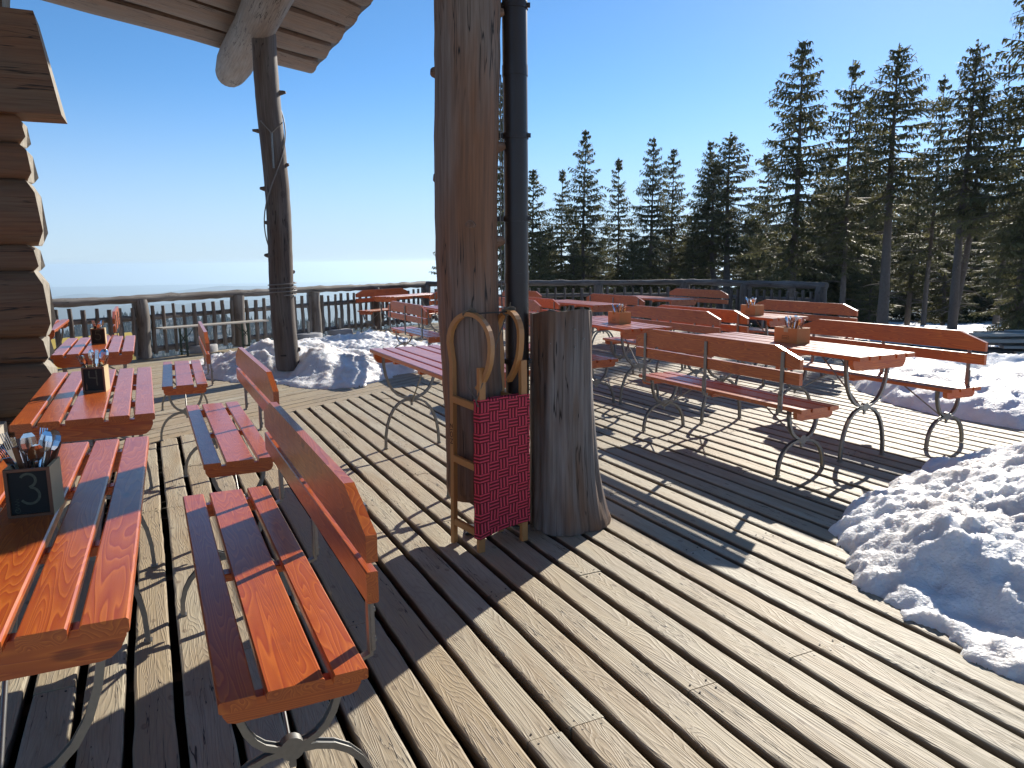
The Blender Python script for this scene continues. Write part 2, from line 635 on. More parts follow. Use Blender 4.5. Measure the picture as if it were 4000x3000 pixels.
M['needle'] = mat_foliage('spruce_needles', (0.070, 0.080, 0.034), (0.25, 0.225, 0.10))
M['needle_far'] = mat_foliage('far_forest_needles', (0.028, 0.040, 0.028), (0.05, 0.065, 0.04))


def mat_cloth():
    m, nt, bs = new_mat('red_woven_webbing')
    h = N(nt)
    gc = h.attr('gc')
    sp = h.n('ShaderNodeSeparateXYZ')
    h.put(sp.inputs[0], gc)
    u, v = sp.outputs[0], sp.outputs[1]
    cell = 0.050
    a = h.math('MULTIPLY', u, 1 / cell)
    b = h.math('MULTIPLY', v, 1 / cell)
    chk = h.math('MODULO', h.math('ADD', h.math('FLOOR', a), h.math('ADD', h.math('FLOOR', b), 200)), 2)
    sa = h.math('FRACT', h.math('MULTIPLY', a, 3))
    sb = h.math('FRACT', h.math('MULTIPLY', b, 3))
    pick = h.n('ShaderNodeMix', data_type='FLOAT')
    h.put(pick.inputs[0], chk)
    h.put(pick.inputs[2], sa)
    h.put(pick.inputs[3], sb)
    st = h.ramp(pick.outputs[0], [(0.0, 0.0), (0.30, 0.0), (0.42, 1.0), (0.78, 1.0), (0.92, 0.0)])
    h.put(bs.inputs['Base Color'], h.mix(st, (0.15, 0.004, 0.010), (0.80, 0.060, 0.105)))
    bs.inputs['Roughness'].default_value = .75
    h.put(bs.inputs['Normal'], h.bump(st, .9, .005))
    return m


M['cloth'] = mat_cloth()

# ------------------------------------------------------------------ deck
P6 = Vector((-1.98, 17.48))
FL = Vector((math.sin(R(30)), math.cos(R(30))))      # direction of the left fence
DECK = [(-11.2, 1.5), (-1.90, 17.62), (4.07, 17.62), (5.95, 14.36), (8.7, 9.6), (10.0, 4.0), (10.0, -3.0), (-11.2, -3.0)]


def clip_poly(o, d):
    """parameter range of line o + t d inside the convex deck outline"""
    t0, t1 = -1e9, 1e9
    n = len(DECK)
    for i in range(n):
        a, b = Vector(DECK[i]), Vector(DECK[(i + 1) % n])
        e = b - a
        nn = Vector((e.y, -e.x))          # outline is clockwise: inward normal
        num = (a - o).dot(nn)
        den = d.dot(nn)
        if abs(den) < 1e-9:
            if num > 0:
                return None
            continue
        t = num / den
        if den > 0:
            t0 = max(t0, t)
        else:
            t1 = min(t1, t)
    return (t0, t1) if t1 > t0 else None


BD0 = Vector((-2.91, 5.86))
BDD = Vector((math.sin(R(32.2)), math.cos(R(32.2))))
BDN = Vector((BDD.y, -BDD.x))       # to the right of the seam


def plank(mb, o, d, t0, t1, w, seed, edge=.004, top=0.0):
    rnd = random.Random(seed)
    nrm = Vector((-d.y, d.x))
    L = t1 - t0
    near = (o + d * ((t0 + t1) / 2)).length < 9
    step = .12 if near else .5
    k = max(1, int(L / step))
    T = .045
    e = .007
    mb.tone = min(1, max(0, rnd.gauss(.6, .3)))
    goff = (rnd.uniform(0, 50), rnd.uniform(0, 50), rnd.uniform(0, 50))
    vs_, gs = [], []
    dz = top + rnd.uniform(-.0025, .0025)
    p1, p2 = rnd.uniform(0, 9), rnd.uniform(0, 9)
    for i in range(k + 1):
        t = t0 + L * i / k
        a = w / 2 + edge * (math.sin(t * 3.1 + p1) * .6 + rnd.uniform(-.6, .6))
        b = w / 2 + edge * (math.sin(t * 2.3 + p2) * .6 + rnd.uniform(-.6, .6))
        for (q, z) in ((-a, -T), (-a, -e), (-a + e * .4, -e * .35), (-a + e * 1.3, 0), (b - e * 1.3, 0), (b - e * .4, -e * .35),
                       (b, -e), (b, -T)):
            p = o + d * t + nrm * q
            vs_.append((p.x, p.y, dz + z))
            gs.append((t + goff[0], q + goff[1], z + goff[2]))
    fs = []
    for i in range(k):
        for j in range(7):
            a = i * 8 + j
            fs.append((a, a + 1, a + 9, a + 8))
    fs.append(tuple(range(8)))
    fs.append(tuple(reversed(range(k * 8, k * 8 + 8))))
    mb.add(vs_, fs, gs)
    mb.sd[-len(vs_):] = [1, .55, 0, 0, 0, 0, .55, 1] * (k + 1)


deck = MB()
screws = MB()
rnd = random.Random(3)
PITCHN = .1505
dl = Vector((-ST, CT))
nv = Vector((CT, ST))
for k in range(-62, 66):
    nc = -.012 + (k + .5) * PITCHN + .008
    o = nv * nc
    cr_ = clip_poly(o, dl)
    if not cr_:
        continue
    t0, t1 = cr_
    # right side of the mitre seam only
    den = dl.dot(BDN)
    tb = (BD0 - o).dot(BDN) / den        # l where the plank meets the seam
    t1 = min(t1, tb - .012)
    if t1 - t0 < .2:
        continue
    ph = (2 * k + (k // 7)) % 3
    cuts = [t0]
    for j in range(-12, 24):
        l = 1.81 + .955 * j
        if (j + ph) % 3 == 0 and t0 + .4 < l < t1 - .3:
            cuts.append(l)
    cuts.append(t1)
    wd = PITCHN - .029 + rnd.uniform(-.004, .004)
    for a, b in zip(cuts[:-1], cuts[1:]):
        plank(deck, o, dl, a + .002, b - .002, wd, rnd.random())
        for l in (a + .025, b - .025):
            for q in (-.034, .034):
                p = o + dl * l + Vector((CT, ST)) * q
                if p.length < 7 and p.y > 0:
                    screws.tube([(p.x, p.y, .0002), (p.x, p.y, .0024)], .0036, 8, True)
# far part of the deck: planks parallel to the seam
for k in range(0, 62):
    o = BD0 - BDN * ((k + .5) * .143)
    cr_ = clip_poly(o, BDD)
    if not cr_:
        continue
    t0, t1 = cr_
    if t1 - t0 < .2:
        continue
    cuts = [t0] + sorted(t0 + rnd.uniform(0, t1 - t0) for _ in range(int((t1 - t0) / 4))) + [t1]
    for a, b in zip(cuts[:-1], cuts[1:]):
        if b - a > .1:
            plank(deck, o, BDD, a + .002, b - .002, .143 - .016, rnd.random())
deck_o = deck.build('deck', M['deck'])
tag(deck_o, kind='structure')
sc_o = screws.build('deck_screws', M['iron'], deck_o)

# joists and the dark ground under the boards
jb = MB()
for j in range(-6, 22):
    l = 1.81 + .955 * j
    o = dl * l
    cr_ = clip_poly(o, nv)
    if cr_:
        a, b = cr_
        tb = (BD0 - o).dot(BDN) / nv.dot(BDN)
        a = max(a, tb)
        if b - a > .1:
            c = o + nv * ((a + b) / 2)
            jb.box((c.x, c.y, -.13), (b - a - .1, .07, .16), Matrix.Rotation(TH, 3, 'Z'))
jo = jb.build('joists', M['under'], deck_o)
fb = MB()
for i in range(len(DECK)):
    a, b = Vector(DECK[i]), Vector(DECK[(i + 1) % len(DECK)])
    e = b - a
    c = (a + b) / 2
    inn = Vector((e.y, -e.x)).normalized() * .05
    fb.box((c.x + inn.x, c.y + inn.y, -.32), (e.length, .04, .52), Matrix.Rotation(math.atan2(e.y, e.x), 3, 'Z'))
fb.build('fascia', M['fence'], deck_o)

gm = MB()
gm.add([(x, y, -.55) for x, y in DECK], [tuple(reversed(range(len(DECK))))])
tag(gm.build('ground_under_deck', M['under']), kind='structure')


# ------------------------------------------------------------------ terrain
def terrain_h(x, y):
    s = -(x - P6.x) * FL.y + (y - P6.y) * FL.x       # distance beyond the left fence line
    t2 = y - 17.6
    drop = -.62 - .33 * np.maximum(0, s - .4) ** 1.02
    right = -.62 - .05 * np.maximum(0, t2) - .10 * np.maximum(0, t2 - 22)
    w = np.clip((s + 6) / 9, 0, 1)
    z = right * (1 - w) + np.minimum(drop, right) * w
    # bank rising to the right of the deck
    r = np.clip((x - 7.5) / 3, 0, 1)
    z = z + r * .52 * np.clip((26 - y) / 10, 0, 1)
    dd = np.sqrt(x * x + y * y)
    z = z - .25 * np.maximum(0, dd - 70)
    z = np.maximum(z, -175 + 10 * np.sin(x * .01))
    return z


gx = np.concatenate([np.linspace(-620, -60, 50), np.linspace(-56, 60, 240), np.linspace(64, 620, 50)])
gy = np.concatenate([np.linspace(-30, -4, 8), np.linspace(-3, 75, 200), np.linspace(80, 620, 70)])
X, Y = np.meshgrid(gx, gy)
Z = terrain_h(X, Y)
nzf = (fbm(X * .45, Y * .45, 4) - .5) * .35 + (fbm(X * 1.8 + 40, Y * 1.8, 3) - .5) * .10
inside = (X > -11) & (X < 9.5) & (Y < 17) & (Y > -3)
Z = Z + np.where(inside, -.3, nzf)
vv = np.stack([X.ravel(), Y.ravel(), Z.ravel()], 1)
nyy, nxx = X.shape
ii = (np.arange(nyy - 1)[:, None] * nxx + np.arange(nxx - 1)[None]).ravel()
qq = np.stack([ii, ii + 1, ii + nxx + 1, ii + nxx], 1)
tag(np_mesh('snowy_ground', vv, qq, M['snow_far']), kind='structure')


def ground_z(x, y):
    return float(terrain_h(np.array([x]), np.array([y]))[0])


# ------------------------------------------------------------------ snow piles
def snow_pile(name, outline, hmax, k, res, seed, label, bumps, crag=.05, peak=None):
    P = np.array(outline, float)
    lo, hi = P.min(0) - .1, P.max(0) + .1
    xs = np.arange(lo[0], hi[0], res)
    ys = np.arange(lo[1], hi[1], res)
    X, Y = np.meshgrid(xs, ys)
    ins = np.zeros(X.shape, bool)
    dm = np.full(X.shape, 1e9)
    # ragged outline
    XX = X + (fbm(X * 3 + seed, Y * 3, 3) - .5) * .22 + (fbm(X * 13 + seed, Y * 13, 3) - .5) * .07
    YY = Y + (fbm(X * 3 + seed + 50, Y * 3, 3) - .5) * .22 + (fbm(X * 13, Y * 13 + seed, 3) - .5) * .07
    n = len(P)
    for i in range(n):
        a, b = P[i], P[(i + 1) % n]
        cond = ((a[1] > YY) != (b[1] > YY)) & (XX < (b[0] - a[0]) * (YY - a[1]) / (b[1] - a[1] + 1e-12) + a[0])
        ins ^= cond
        e = b - a
        t = np.clip(((XX - a[0]) * e[0] + (YY - a[1]) * e[1]) / (e @ e), 0, 1)
        dm = np.minimum(dm, np.hypot(XX - a[0] - t * e[0], YY - a[1] - t * e[1]))
    d = np.where(ins, dm, -dm)
    prof = 1 - np.exp(-np.maximum(d, 0) / k)
    H = hmax * prof
    for (bx, by, bh, br) in bumps:
        H = H + bh * np.exp(-((X - bx) ** 2 + (Y - by) ** 2) / br ** 2) * np.clip(d / .25, 0, 1)
    rough = np.clip(d / .25, 0, 1)
    big = np.abs(fbm(X * 2.2 + seed, Y * 2.2, 3) - .5)
    H = H + rough * ((fbm(X * 1.6 + seed, Y * 1.6, 3) - .5) * crag * 3.0 - big * crag * 2.2
                     + (np.abs(fbm(X * 7 + seed, Y * 7, 4, .62) - .5)) * -crag * 1.6
                     + (fbm(X * 22, Y * 22 + seed, 3, .6) - .5) * crag * .55
                     + np.maximum(0, fbm(X * 11 + 3 * seed, Y * 11, 2, .5) - .58) * crag * 1.6)
    H = H + np.clip(d / .05, 0, 1) * .02 + np.exp(-((d - .07) / .06) ** 2) * np.maximum(0, fbm(X * 19 + seed, Y * 19, 3) - .5) * .09
    Zp = np.where(d > 0, np.maximum(H, .006), -.03)
    keep = d > -res * 1.5
    idx = -np.ones(X.shape, int)
    idx[keep] = np.arange(keep.sum())
    V_ = np.stack([X[keep], Y[keep], Zp[keep]], 1)
    q = np.stack([idx[:-1, :-1], idx[:-1, 1:], idx[1:, 1:], idx[1:, :-1]], -1).reshape(-1, 4)
    q = q[(q >= 0).all(1)]
    o = np_mesh(name, V_, q, M['snow'])
    tag(o, label, 'snow pile')
    return o


snow_pile('snow_pile', [(5.6, 5.9), (4.3, 5.35), (3.54, 5.06), (2.84, 5.0), (2.3, 4.55), (1.92, 4.16), (1.70, 3.90), (1.63, 3.66),
                        (1.6, 3.46), (1.52, 3.26), (1.52, 3.06), (1.6, 2.94), (1.58, 2.75), (1.60, 2.55), (1.68, 2.43),
                        (1.80, 2.34), (2.3, 2.2), (4.2, 2.3), (6.0, 4.0)], .17, .30, .017, 11,
          'large dirty snow heap in the foreground at the right edge of the deck',
          [(2.6, 3.55, .15, .45), (3.4, 3.7, .24, .8), (2.05, 3.15, .10, .22), (2.6, 2.95, .10, .30), (3.4, 3.0, .2, .6), (2.1, 2.55, .05, .2)], .075)
snow_pile('snow_pile', [(5.0, 9.6), (4.25, 9.2), (3.85, 8.6), (3.72, 7.9), (3.72, 7.4), (3.77, 7.0), (3.90, 6.55), (4.05, 6.25), (4.3, 5.95),
                        (5.6, 5.8), (8.0, 6.5), (8.2, 8.4), (6.2, 9.3)], .30, .30, .04, 23,
          'long sunlit snow bank behind the rightmost bench, in front of the lumber', [(5.5, 7.2, .08, .7)], .05)
snow_pile('snow_pile', [(-4.6, 10.4), (-4.1, 9.45), (-3.5, 9.0), (-2.99, 8.74), (-2.6, 8.55), (-2.12, 8.34), (-1.75, 8.5), (-1.45, 9.3),
                        (-1.05, 9.8), (-.6, 11.2), (-.9, 12.5), (-1.7, 13.3), (-2.3, 14.3), (-3.5, 14.0), (-4.2, 12.8), (-4.45, 11.4)],
          .10, .35, .028, 37, 'white snow heap round the foot of the leaning wooden post',
          [(-3.75, 9.9, .10, .5), (-3.25, 9.75, .20, .30), (-2.42, 9.35, .19, .26), (-1.95, 9.5, .12, .45), (-2.9, 10.2, .24, .55), (-2.85, 9.15, -.16, .22)], .075)
mp_ = random.Random(4)


# ------------------------------------------------------------------ furniture
def board_upper(mb, L, x0, x1, zb, ze, zt, ch):
    """upper back board with long sloped ends"""
    poly = [(-L / 2, zb), (L / 2, zb), (L / 2, ze), (L / 2 - ch, zt), (-L / 2 + ch, zt), (-L / 2, ze)]
    mb.extrude(poly, (0, 0, 0), (0, 1, 0), (0, 0, 1), (1, 0, 0), x0, x1, (3.3, 1.7, .4))


def arc_pts(a, z0, dz, n=14, up=False):
    pts = []
    for i in range(n + 1):
        t = math.pi * i / n
        c, q = math.cos(t), math.sin(t)
        x = -a * math.copysign(abs(c) ** .82, c)
        zz = z0 - dz * q ** .88 if not up else z0 + dz * q ** .88
        pts.append((x, zz))
    return pts


def leg_frame(mb, y, half_top, z_top, z_knot, half_foot):
    up = arc_pts(half_top, z_top, z_top - z_knot - .004)
    lo = arc_pts(half_foot, 0.004, z_knot - .008, up=True)
    for pts in (up, lo):
        mb.bar([(x, y, z) for x, z in pts], .024, .006, (0, 1, 0))
        for dy in (-.0105, .0105):
            mb.bar([(x, y + dy, z) for x, z in pts], .0035, .017, (0, 1, 0))
    for sx in (-1, 1):
        mb.box((sx * half_foot, y, .0045), (.03, .03, .005))
    mb.tube([(0, y - .013, z_knot), (0, y + .013, z_knot)], .030, 16, True)
    mb.box((0, y, z_knot - .035), (.016, .012, .04), bev=.004)


def make_bench(L=1.66):
    root = empty('bench', (0, 0, 0))
    seat = MB()
    for i, (a, b) in enumerate(((-.167, -.087), (-.065, .065), (.086, .167))):
        seat.box(((a + b) / 2, 0, .446), (b - a, L, .028), None, .004, (i * 5.1, i * 2.3, 0), grain=1)
    seat.build('seat', M['red'], root)
    back = MB()
    tilt = .012
    back.box((.186, 0, .657), (.028, L, .078), None, .003, (7.7, .6, .2), grain=1)
    board_upper(back, L, .174, .201, .719, .785, .858, .20)
    back.build('backrest', M['red'], root)
    for sy in (-1, 1):
        ap = MB()
        poly = [(-.158, 0), (.158, 0), (.158, -.028), (.148, -.046), (.13, -.052), (-.13, -.052), (-.148, -.046), (-.158, -.028)]
        ap.extrude(poly, (0, sy * (L / 2 - .055), .4315), (1, 0, 0), (0, 0, 1), (0, 1, 0), -.016, .016, (2, 8, sy))
        ap.build('apron', M['red'], root)
        lg = MB()
        leg_frame(lg, sy * (L / 2 - .13), .128, .43, .225, .205)
        lg.build('leg', M['steel'], root)
        br = MB()
        y0 = sy * (L / 2 - .14)
        br.tube([(0, y0, .20), (0, sy * (L / 2 - .52), .43)], .0055, 6, True)
        br.build('brace', M['steel'], root)
    cp = MB()
    cp.box((0, 0, .418), (.30, .05, .026), None, .003, (1, 6, 3), grain=0)
    cp.build('cross_piece', M['red'], root)
    for y in (-(L / 2 - .13), 0, L / 2 - .13):
        st = MB()
        st.box((.2065, y, .62), (.009, .026, .40), bev=.002)
        st.box((.212, y, .50), (.010, .032, .13), bev=.003)
        for z in (.46, .54):
            st.tube([(.214, y, z), (.223, y, z)], .007, 8, True)
        st.bar([(.2055, y, .425), (.17, y, .412), (.128, y, .41)], .024, .008, (0, 1, 0))
        st.build('backrest_bracket', M['steel'], root)
    return root


def make_table(L=1.68, wide=1.0):
    root = empty('table', (0, 0, 0))
    top = MB()
    x = -.2725 * wide
    for i, w in enumerate((.081, .081, .143, .081, .081)):
        w *= wide
        top.box((x + w / 2, 0, .745), (w, L, .030), None, .004, (i * 4.1, i * 2.9, .5), grain=1)
        x += w + .0195 * wide
    top.build('table_top', M['red'], root)
    for sy in (-1, 1):
        ap = MB()
        a = .262 * wide
        poly = [(-a, 0), (a, 0), (a, -.03), (a - .012, -.055), (a - .03, -.070), (a - .05, -.074), (-a + .05, -.074), (-a + .03, -.070),
                (-a + .012, -.055), (-a, -.03)]
        ap.extrude(poly, (0, sy * (L / 2 - .075), .7295), (1, 0, 0), (0, 0, 1), (0, 1, 0), -.018, .018, (2, 8, sy))
        ap.build('apron', M['red'], root)
        lg = MB()
        leg_frame(lg, sy * (L / 2 - .15), .212, .728, .375, .215)
        lg.build('leg', M['steel'], root)
        br = MB()
        br.tube([(0, sy * (L / 2 - .16), .35), (0, sy * (L / 2 - .56), .725)], .006, 6, True)
        br.build('brace', M['steel'], root)
    for y in (-.28, .28):
        cp = MB()
        cp.box((0, y, .716), (.50 * wide, .05, .026), None, .003, (1, 6, 3), grain=0)
        cp.build('cross_piece', M['red'], root)
    return root


bench0 = make_bench()
table0 = make_table()
used = {'b': False, 't': False}


def put(kind, l_near, n_left, label, L=None, back=1, yaw=0.0, wld=None, group=None):
    """place by near end l, left edge n; back=+1 backrest on the +n side"""
    src = bench0 if kind == 'b' else table0
    base = 1.66 if kind == 'b' else 1.68
    L = L or base
    if used[kind]:
        o = copy_tree(src)
    else:
        o = src
        used[kind] = True
    W = .335 if kind == 'b' else .545
    if wld is None:
        p = LN(l_near + L / 2, n_left + W / 2)
    else:
        p = Vector(wld)
    o.location = (p.x, p.y, .0015)
    o.rotation_euler = (0, 0, TH + yaw + (math.pi if (kind == 'b' and back < 0) else 0))
    o.scale = (1, L / base, 1)
    o['label'] = label
    o['category'] = 'bench' if kind == 'b' else 'table'
    o['group'] = group or ('red garden benches with backrests on the deck' if kind == 'b' else 'red slatted beer garden tables on the deck')
    return o


# left column
put('t', 1.50, -.60, 'red slatted table at the lower left corner with the box marked 3 on it', 1.64, yaw=R(-1.5))
put('t', 3.62, -.552, 'red slatted table with the box marked 4 on it, beside the log wall')
put('t', 6.36, -.665, 'red slatted table with the box marked 5 on it, near the left railing', 1.42)
put('t', 8.86, -1.41, 'red table farthest left, half hidden behind the log wall')
put('b', 1.635, .070, 'nearest orange bench in the left foreground, casting shade on its own seat', 1.65, back=1)
put('b', 3.78, .182, 'second bench from the front in the left row, beside the table with box 4', 1.69, back=1)
put('b', 6.42, .075, 'third small bench of the left row, standing left of the snow heap', 1.66, back=1, yaw=R(-1.5))
put('b', 9.95, -.72, 'orange bench at the left railing, seen end on behind the box marked 5', 1.66, back=1)
# centre
put('t', 3.97, 1.50, 'red table directly behind the big brown post', 1.62)
put('b', 9.05, 3.20, 'bench seen from behind between the snow heap and the big post', 1.66, back=-1)
put('t', 9.0, 3.66, 'table partly hidden behind the big post, in front of the bench with grey seat', 1.68)
a30 = math.radians(-30) - TH
put('b', 0, 0, 'bench along the left railing with its back to the pickets', wld=(-2.52, 15.68, 0), back=-1, yaw=a30)
put('t', 0, 0, 'table beside the bench along the left railing', wld=(-2.03, 15.15, 0), yaw=a30)
put('b', 0, 0, 'bench near the railing corner, its sloped back end showing left of the big post', wld=(-1.25, 14.75, 0), back=1, yaw=a30)
put('b', 9.3, 4.60, 'bench whose back end shows between the downpipe and the tree stump', back=1)
# right block, first row
put('b', 3.40, 3.68, 'big brown-red bench seen from behind, right of the tree stump', 1.76, back=-1)
put('t', 3.43, 4.22, 'long red table with the biggest wooden cutlery box, between two benches', 1.78)
put('b', 3.43, 5.20, 'bench at the far right with glaring seat, in front of the snow bank', 1.76, back=1)
# second row
put('b', 6.08, 3.76, 'bench whose seat end shows just right of the tree stump', back=-1)
put('t', 5.92, 4.12, 'red table right of the stump with a small wooden cutlery box', yaw=R(-4))
put('b', 6.15, 5.06, 'bench with long backrest right of the table beside the stump', 1.72, back=1)
put('b', 6.12, 5.79, 'bench seen from behind, left of the table with the middle wooden cutlery box', 1.70, back=-1)
put('t', 6.20, 6.20, 'red table on the right with the middle wooden cutlery box', 1.70)
put('b', 6.32, 7.32, 'bench right of the table with the middle cutlery box, near the railing end', 1.70, back=1)
# third row
put('b', 9.45, 5.36, 'bench behind the stump, left of the bare back table', back=-1)
put('t', 9.40, 5.88, 'bare red table behind the stump top')
put('b', 9.42, 6.82, 'bench seen from behind, right of the bare table behind the stump', back=-1)
put('t', 9.92, 7.72, 'bare red table in the back row near the right railing')
put('b', 10.40, 8.96, 'farthest right back bench, against the railing pickets', back=1)
put('b', 12.1, 6.10, 'lone far bench close to the middle railing, left of the others', back=1)


# ------------------------------------------------------------------ cutlery boxes
def ribbon(mb, pts, w, O, U, V_, Nn):
    """hand drawn stroke lying on the plane O,U,V"""
    O, U, V_, Nn = Vector(O), Vector(U), Vector(V_), Vector(Nn)
    P = [Vector((a, b)) for a, b in pts]
    vs_, n = [], len(P)
    for i in range(n):
        t = (P[min(i + 1, n - 1)] - P[max(i - 1, 0)])
        t.normalize()
        q = Vector((-t.y, t.x)) * (w / 2)
        for s in (-1, 1):
            p = P[i] + q * s
            vs_.append(O + U * p.x + V_ * p.y + Nn * .0006)
    fs = [(2 * i, 2 * i + 1, 2 * i + 3, 2 * i + 2) for i in range(n - 1)]
    mb.add(vs_, fs)


def curve_arc(cx, cy, rx, ry, a0, a1, n=12):
    return [(cx + rx * math.cos(R(a0 + (a1 - a0) * i / n)), cy + ry * math.sin(R(a0 + (a1 - a0) * i / n))) for i in range(n + 1)]


DIG = {
    '3': [curve_arc(0, .26, .21, .20, 150, -80) + curve_arc(.02, -.2, .26, .25, 80, -150)],
    '4': [[(-.2, .42), (-.23, .2), (-.22, 0.02), (0, .0), (.22, -.02)], [(.16, .44), (.18, .1), (.17, -.2), (.19, -.46)]],
    '5': [[(.24, .42), (-.16, .42), (-.19, .08), (-.05, .12)] + curve_arc(-.02, -.16, .25, .27, 80, -150)],
}


def chalk_box(l, n, yaw, digit, label):
    root = empty('cutlery_box', LN(l, n, .7608), TH + yaw)
    w, d, H, t = .106, .114, .130, .008
    b = MB()
    b.box((-w / 2 + t / 2, 0, H / 2), (t, d, H), bev=.001, grain=2)
    b.box((w / 2 - t / 2, 0, H / 2), (t, d, H), bev=.001, grain=2)
    b.box((0, d / 2 - t / 2, H / 2), (w - 2 * t, t, H), bev=.001, grain=2)
    b.box((0, 0, t / 2), (w - 2 * t - .001, d - 2 * t - .001, t))
    b.build('box', M['pine'], root)
    f = MB()
    y = -d / 2 + t / 2
    f.box((-w / 2 + .004 + .0005, y - .003, H / 2), (.008, t, H), bev=.001)
    f.box((w / 2 - .004 - .0005, y - .003, H / 2), (.008, t, H), bev=.001)
    f.box((0, y - .003, .004), (w - .0175, t, .008), bev=.001)
    f.box((0, y - .003, H - .004), (w - .0175, t, .008), bev=.001)
    f.build('front_frame', M['frame'], root)
    p = MB()
    p.box((0, y, H / 2), (w - .018, t * .7, H - .018))
    pb = p.build('chalkboard', M['board'], root)
    c = MB()
    for st in DIG[digit]:
        ribbon(c, [(a * .085, bb * .088 + .010) for a, bb in st], .0065, (0, y - t * .35, H / 2), (1, 0, 0), (0, 0, 1), (0, -1, 0))
    c.build('chalk_number', M['chalk'], pb)
    if digit in '34':
        c = MB()
        if digit == '3':
            for k in range(4):
                zz = -.045 + k * .008
                ribbon(c, [(-.034, zz), (-.026, zz + .002), (-.030, zz + .005), (-.024, zz + .006)], .0012, (0, y - t * .35, H / 2),
                       (1, 0, 0), (0, 0, 1), (0, -1, 0))
            ribbon(c, curve_arc(-.029, -.046, .006, .006, 0, 360), .0012, (0, y - t * .35, H / 2), (1, 0, 0), (0, 0, 1), (0, -1, 0))
            c.build('chalk_scribble', M['chalk'], pb)
        else:
            ribbon(c, [(-.034, -.05), (-.034, -.026)], .007, (0, y - t * .35, H / 2), (1, 0, 0), (0, 0, 1), (0, -1, 0))
            ribbon(c, [(-.034, -.026), (-.035, -.018)], .003, (0, y - t * .35, H / 2), (1, 0, 0), (0, 0, 1), (0, -1, 0))
            c.build('painted_bottle', M['frame'], pb)
    tag(root, label, 'cutlery box', None)
    return root


def wood_box(l, n, yaw, label, note=None, sc=1.0):
    """long side faces -n (towards the viewer's left)"""
    root = empty('cutlery_box', LN(l, n, .7608), TH + yaw)
    w, d, H, t = .138, .235, .117, .009
    f = MB()
    # front board with a notch in the top middle
    poly = [(-d / 2, 0), (d / 2, 0), (d / 2, H), (.022, H), (.022, H - .032), (-.022, H - .032), (-.022, H), (-d / 2, H)]
    f.extrude([(-a, b) for a, b in reversed(poly)], (-w / 2, 0, 0), (0, 1, 0), (0, 0, 1), (1, 0, 0), 0, t)
    f.box((w / 2 - t / 2, 0, H / 2), (t, d, H), grain=1)
    f.box((0, -d / 2 + t / 2, H / 2), (w - 2 * t, t, H), grain=0)
    f.box((0, d / 2 - t / 2, H / 2), (w - 2 * t, t, H), grain=0)
    f.box((0, 0, t / 2), (w - 2 * t - .001, d - 2 * t - .001, t))
    f.box((0, 0, .078 / 2 + t), (w - 2 * t - .002, .006, .078))
    f.build('box', M['boxwood'], root)
    k = MB()
    x0 = -w / 2 - .0003
    O, U, V_, Nn = (x0, 0, .042), (0, -1, 0), (0, 0, 1), (-1, 0, 0)
    for p in ([(-.034, .012), (.034, .012)], [(-.034, -.012), (.034, -.012)], [(-.034, -.012), (-.034, .012)], [(.034, -.012), (.034, .012)]):
        ribbon(k, p, .0022, O, U, V_, Nn)
    rr = random.Random(8)
    xx = -.028
    for j in range(7):
        ww = rr.uniform(.005, .008)
        hh = .010 if j == 0 else .0065
        ribbon(k, [(xx, -.005), (xx + ww * .3, hh - .005), (xx + ww * .55, -.004), (xx + ww * .8, hh - .006), (xx + ww, -.005)], .002, O, U, V_, Nn)
        xx += ww + .0012
    k.build('burnt_mark', M['ink'], root)
    if note:
        nb = MB()
        nb.box((-w / 2 - .0012, -.003, H - .016), (.0015, .044, .036))
        nb.build('paper_flap', M['pine'], root)
    tag(root, label, 'cutlery box', None)
    return root


def knife_mesh():
    a, b = MB(), MB()
    a.box((0, 0, .045), (.016, .007, .09), bev=.003, grain=2)
    b.box((0, 0, -.03), (.014, .0016, .07))
    return a, b


def utensil(kind):
    if kind == 'knife':
        root = empty('knife', (0, 0, 0))
        a, b = knife_mesh()
        a.build('handle', M['handle'], root)
        b.build('blade', M['chrome'], root)
    elif kind == 'spoon':
        root = empty('spoon', (0, 0, 0))
        a = MB()
        ring = []
        for i in range(7):
            t = math.pi * i / 6
            r = math.sin(t)
            ring.append([(.019 * r * math.cos(q), -.006 * (1 - abs(math.cos(q)) * .6) * r, .085 - .030 * math.cos(t)) for q in
                         [math.pi * j / 6 for j in range(7)]])
        for i in range(6):
            a.add(ring[i] + ring[i + 1], [(j, j + 1, j + 8, j + 7) for j in range(6)], smooth=True)
        a.box((0, -.001, .0), (.007, .0025, .115), bev=.001)
        a.build('bowl', M['chrome'], root)
        b = MB()
        b.box((0, -.001, -.062), (.011, .004, .012), bev=.001)
        b.build('handle', M['chrome'], root)
    else:
        root = empty('fork', (0, 0, 0))
        a = MB()
        a.box((0, 0, -.01), (.007, .0025, .10), bev=.001)
        a.box((0, 0, .052), (.020, .0022, .026), bev=.001)
        a.build('neck', M['chrome'], root)
        b = MB()
        for k in range(4):
            b.box((-.0082 + k * .0055, 0, .088), (.0022, .002, .046))
        b.build('tines', M['chrome'], root)
    return root


UT = {k: utensil(k) for k in ('knife', 'spoon', 'fork')}
UTused = set()


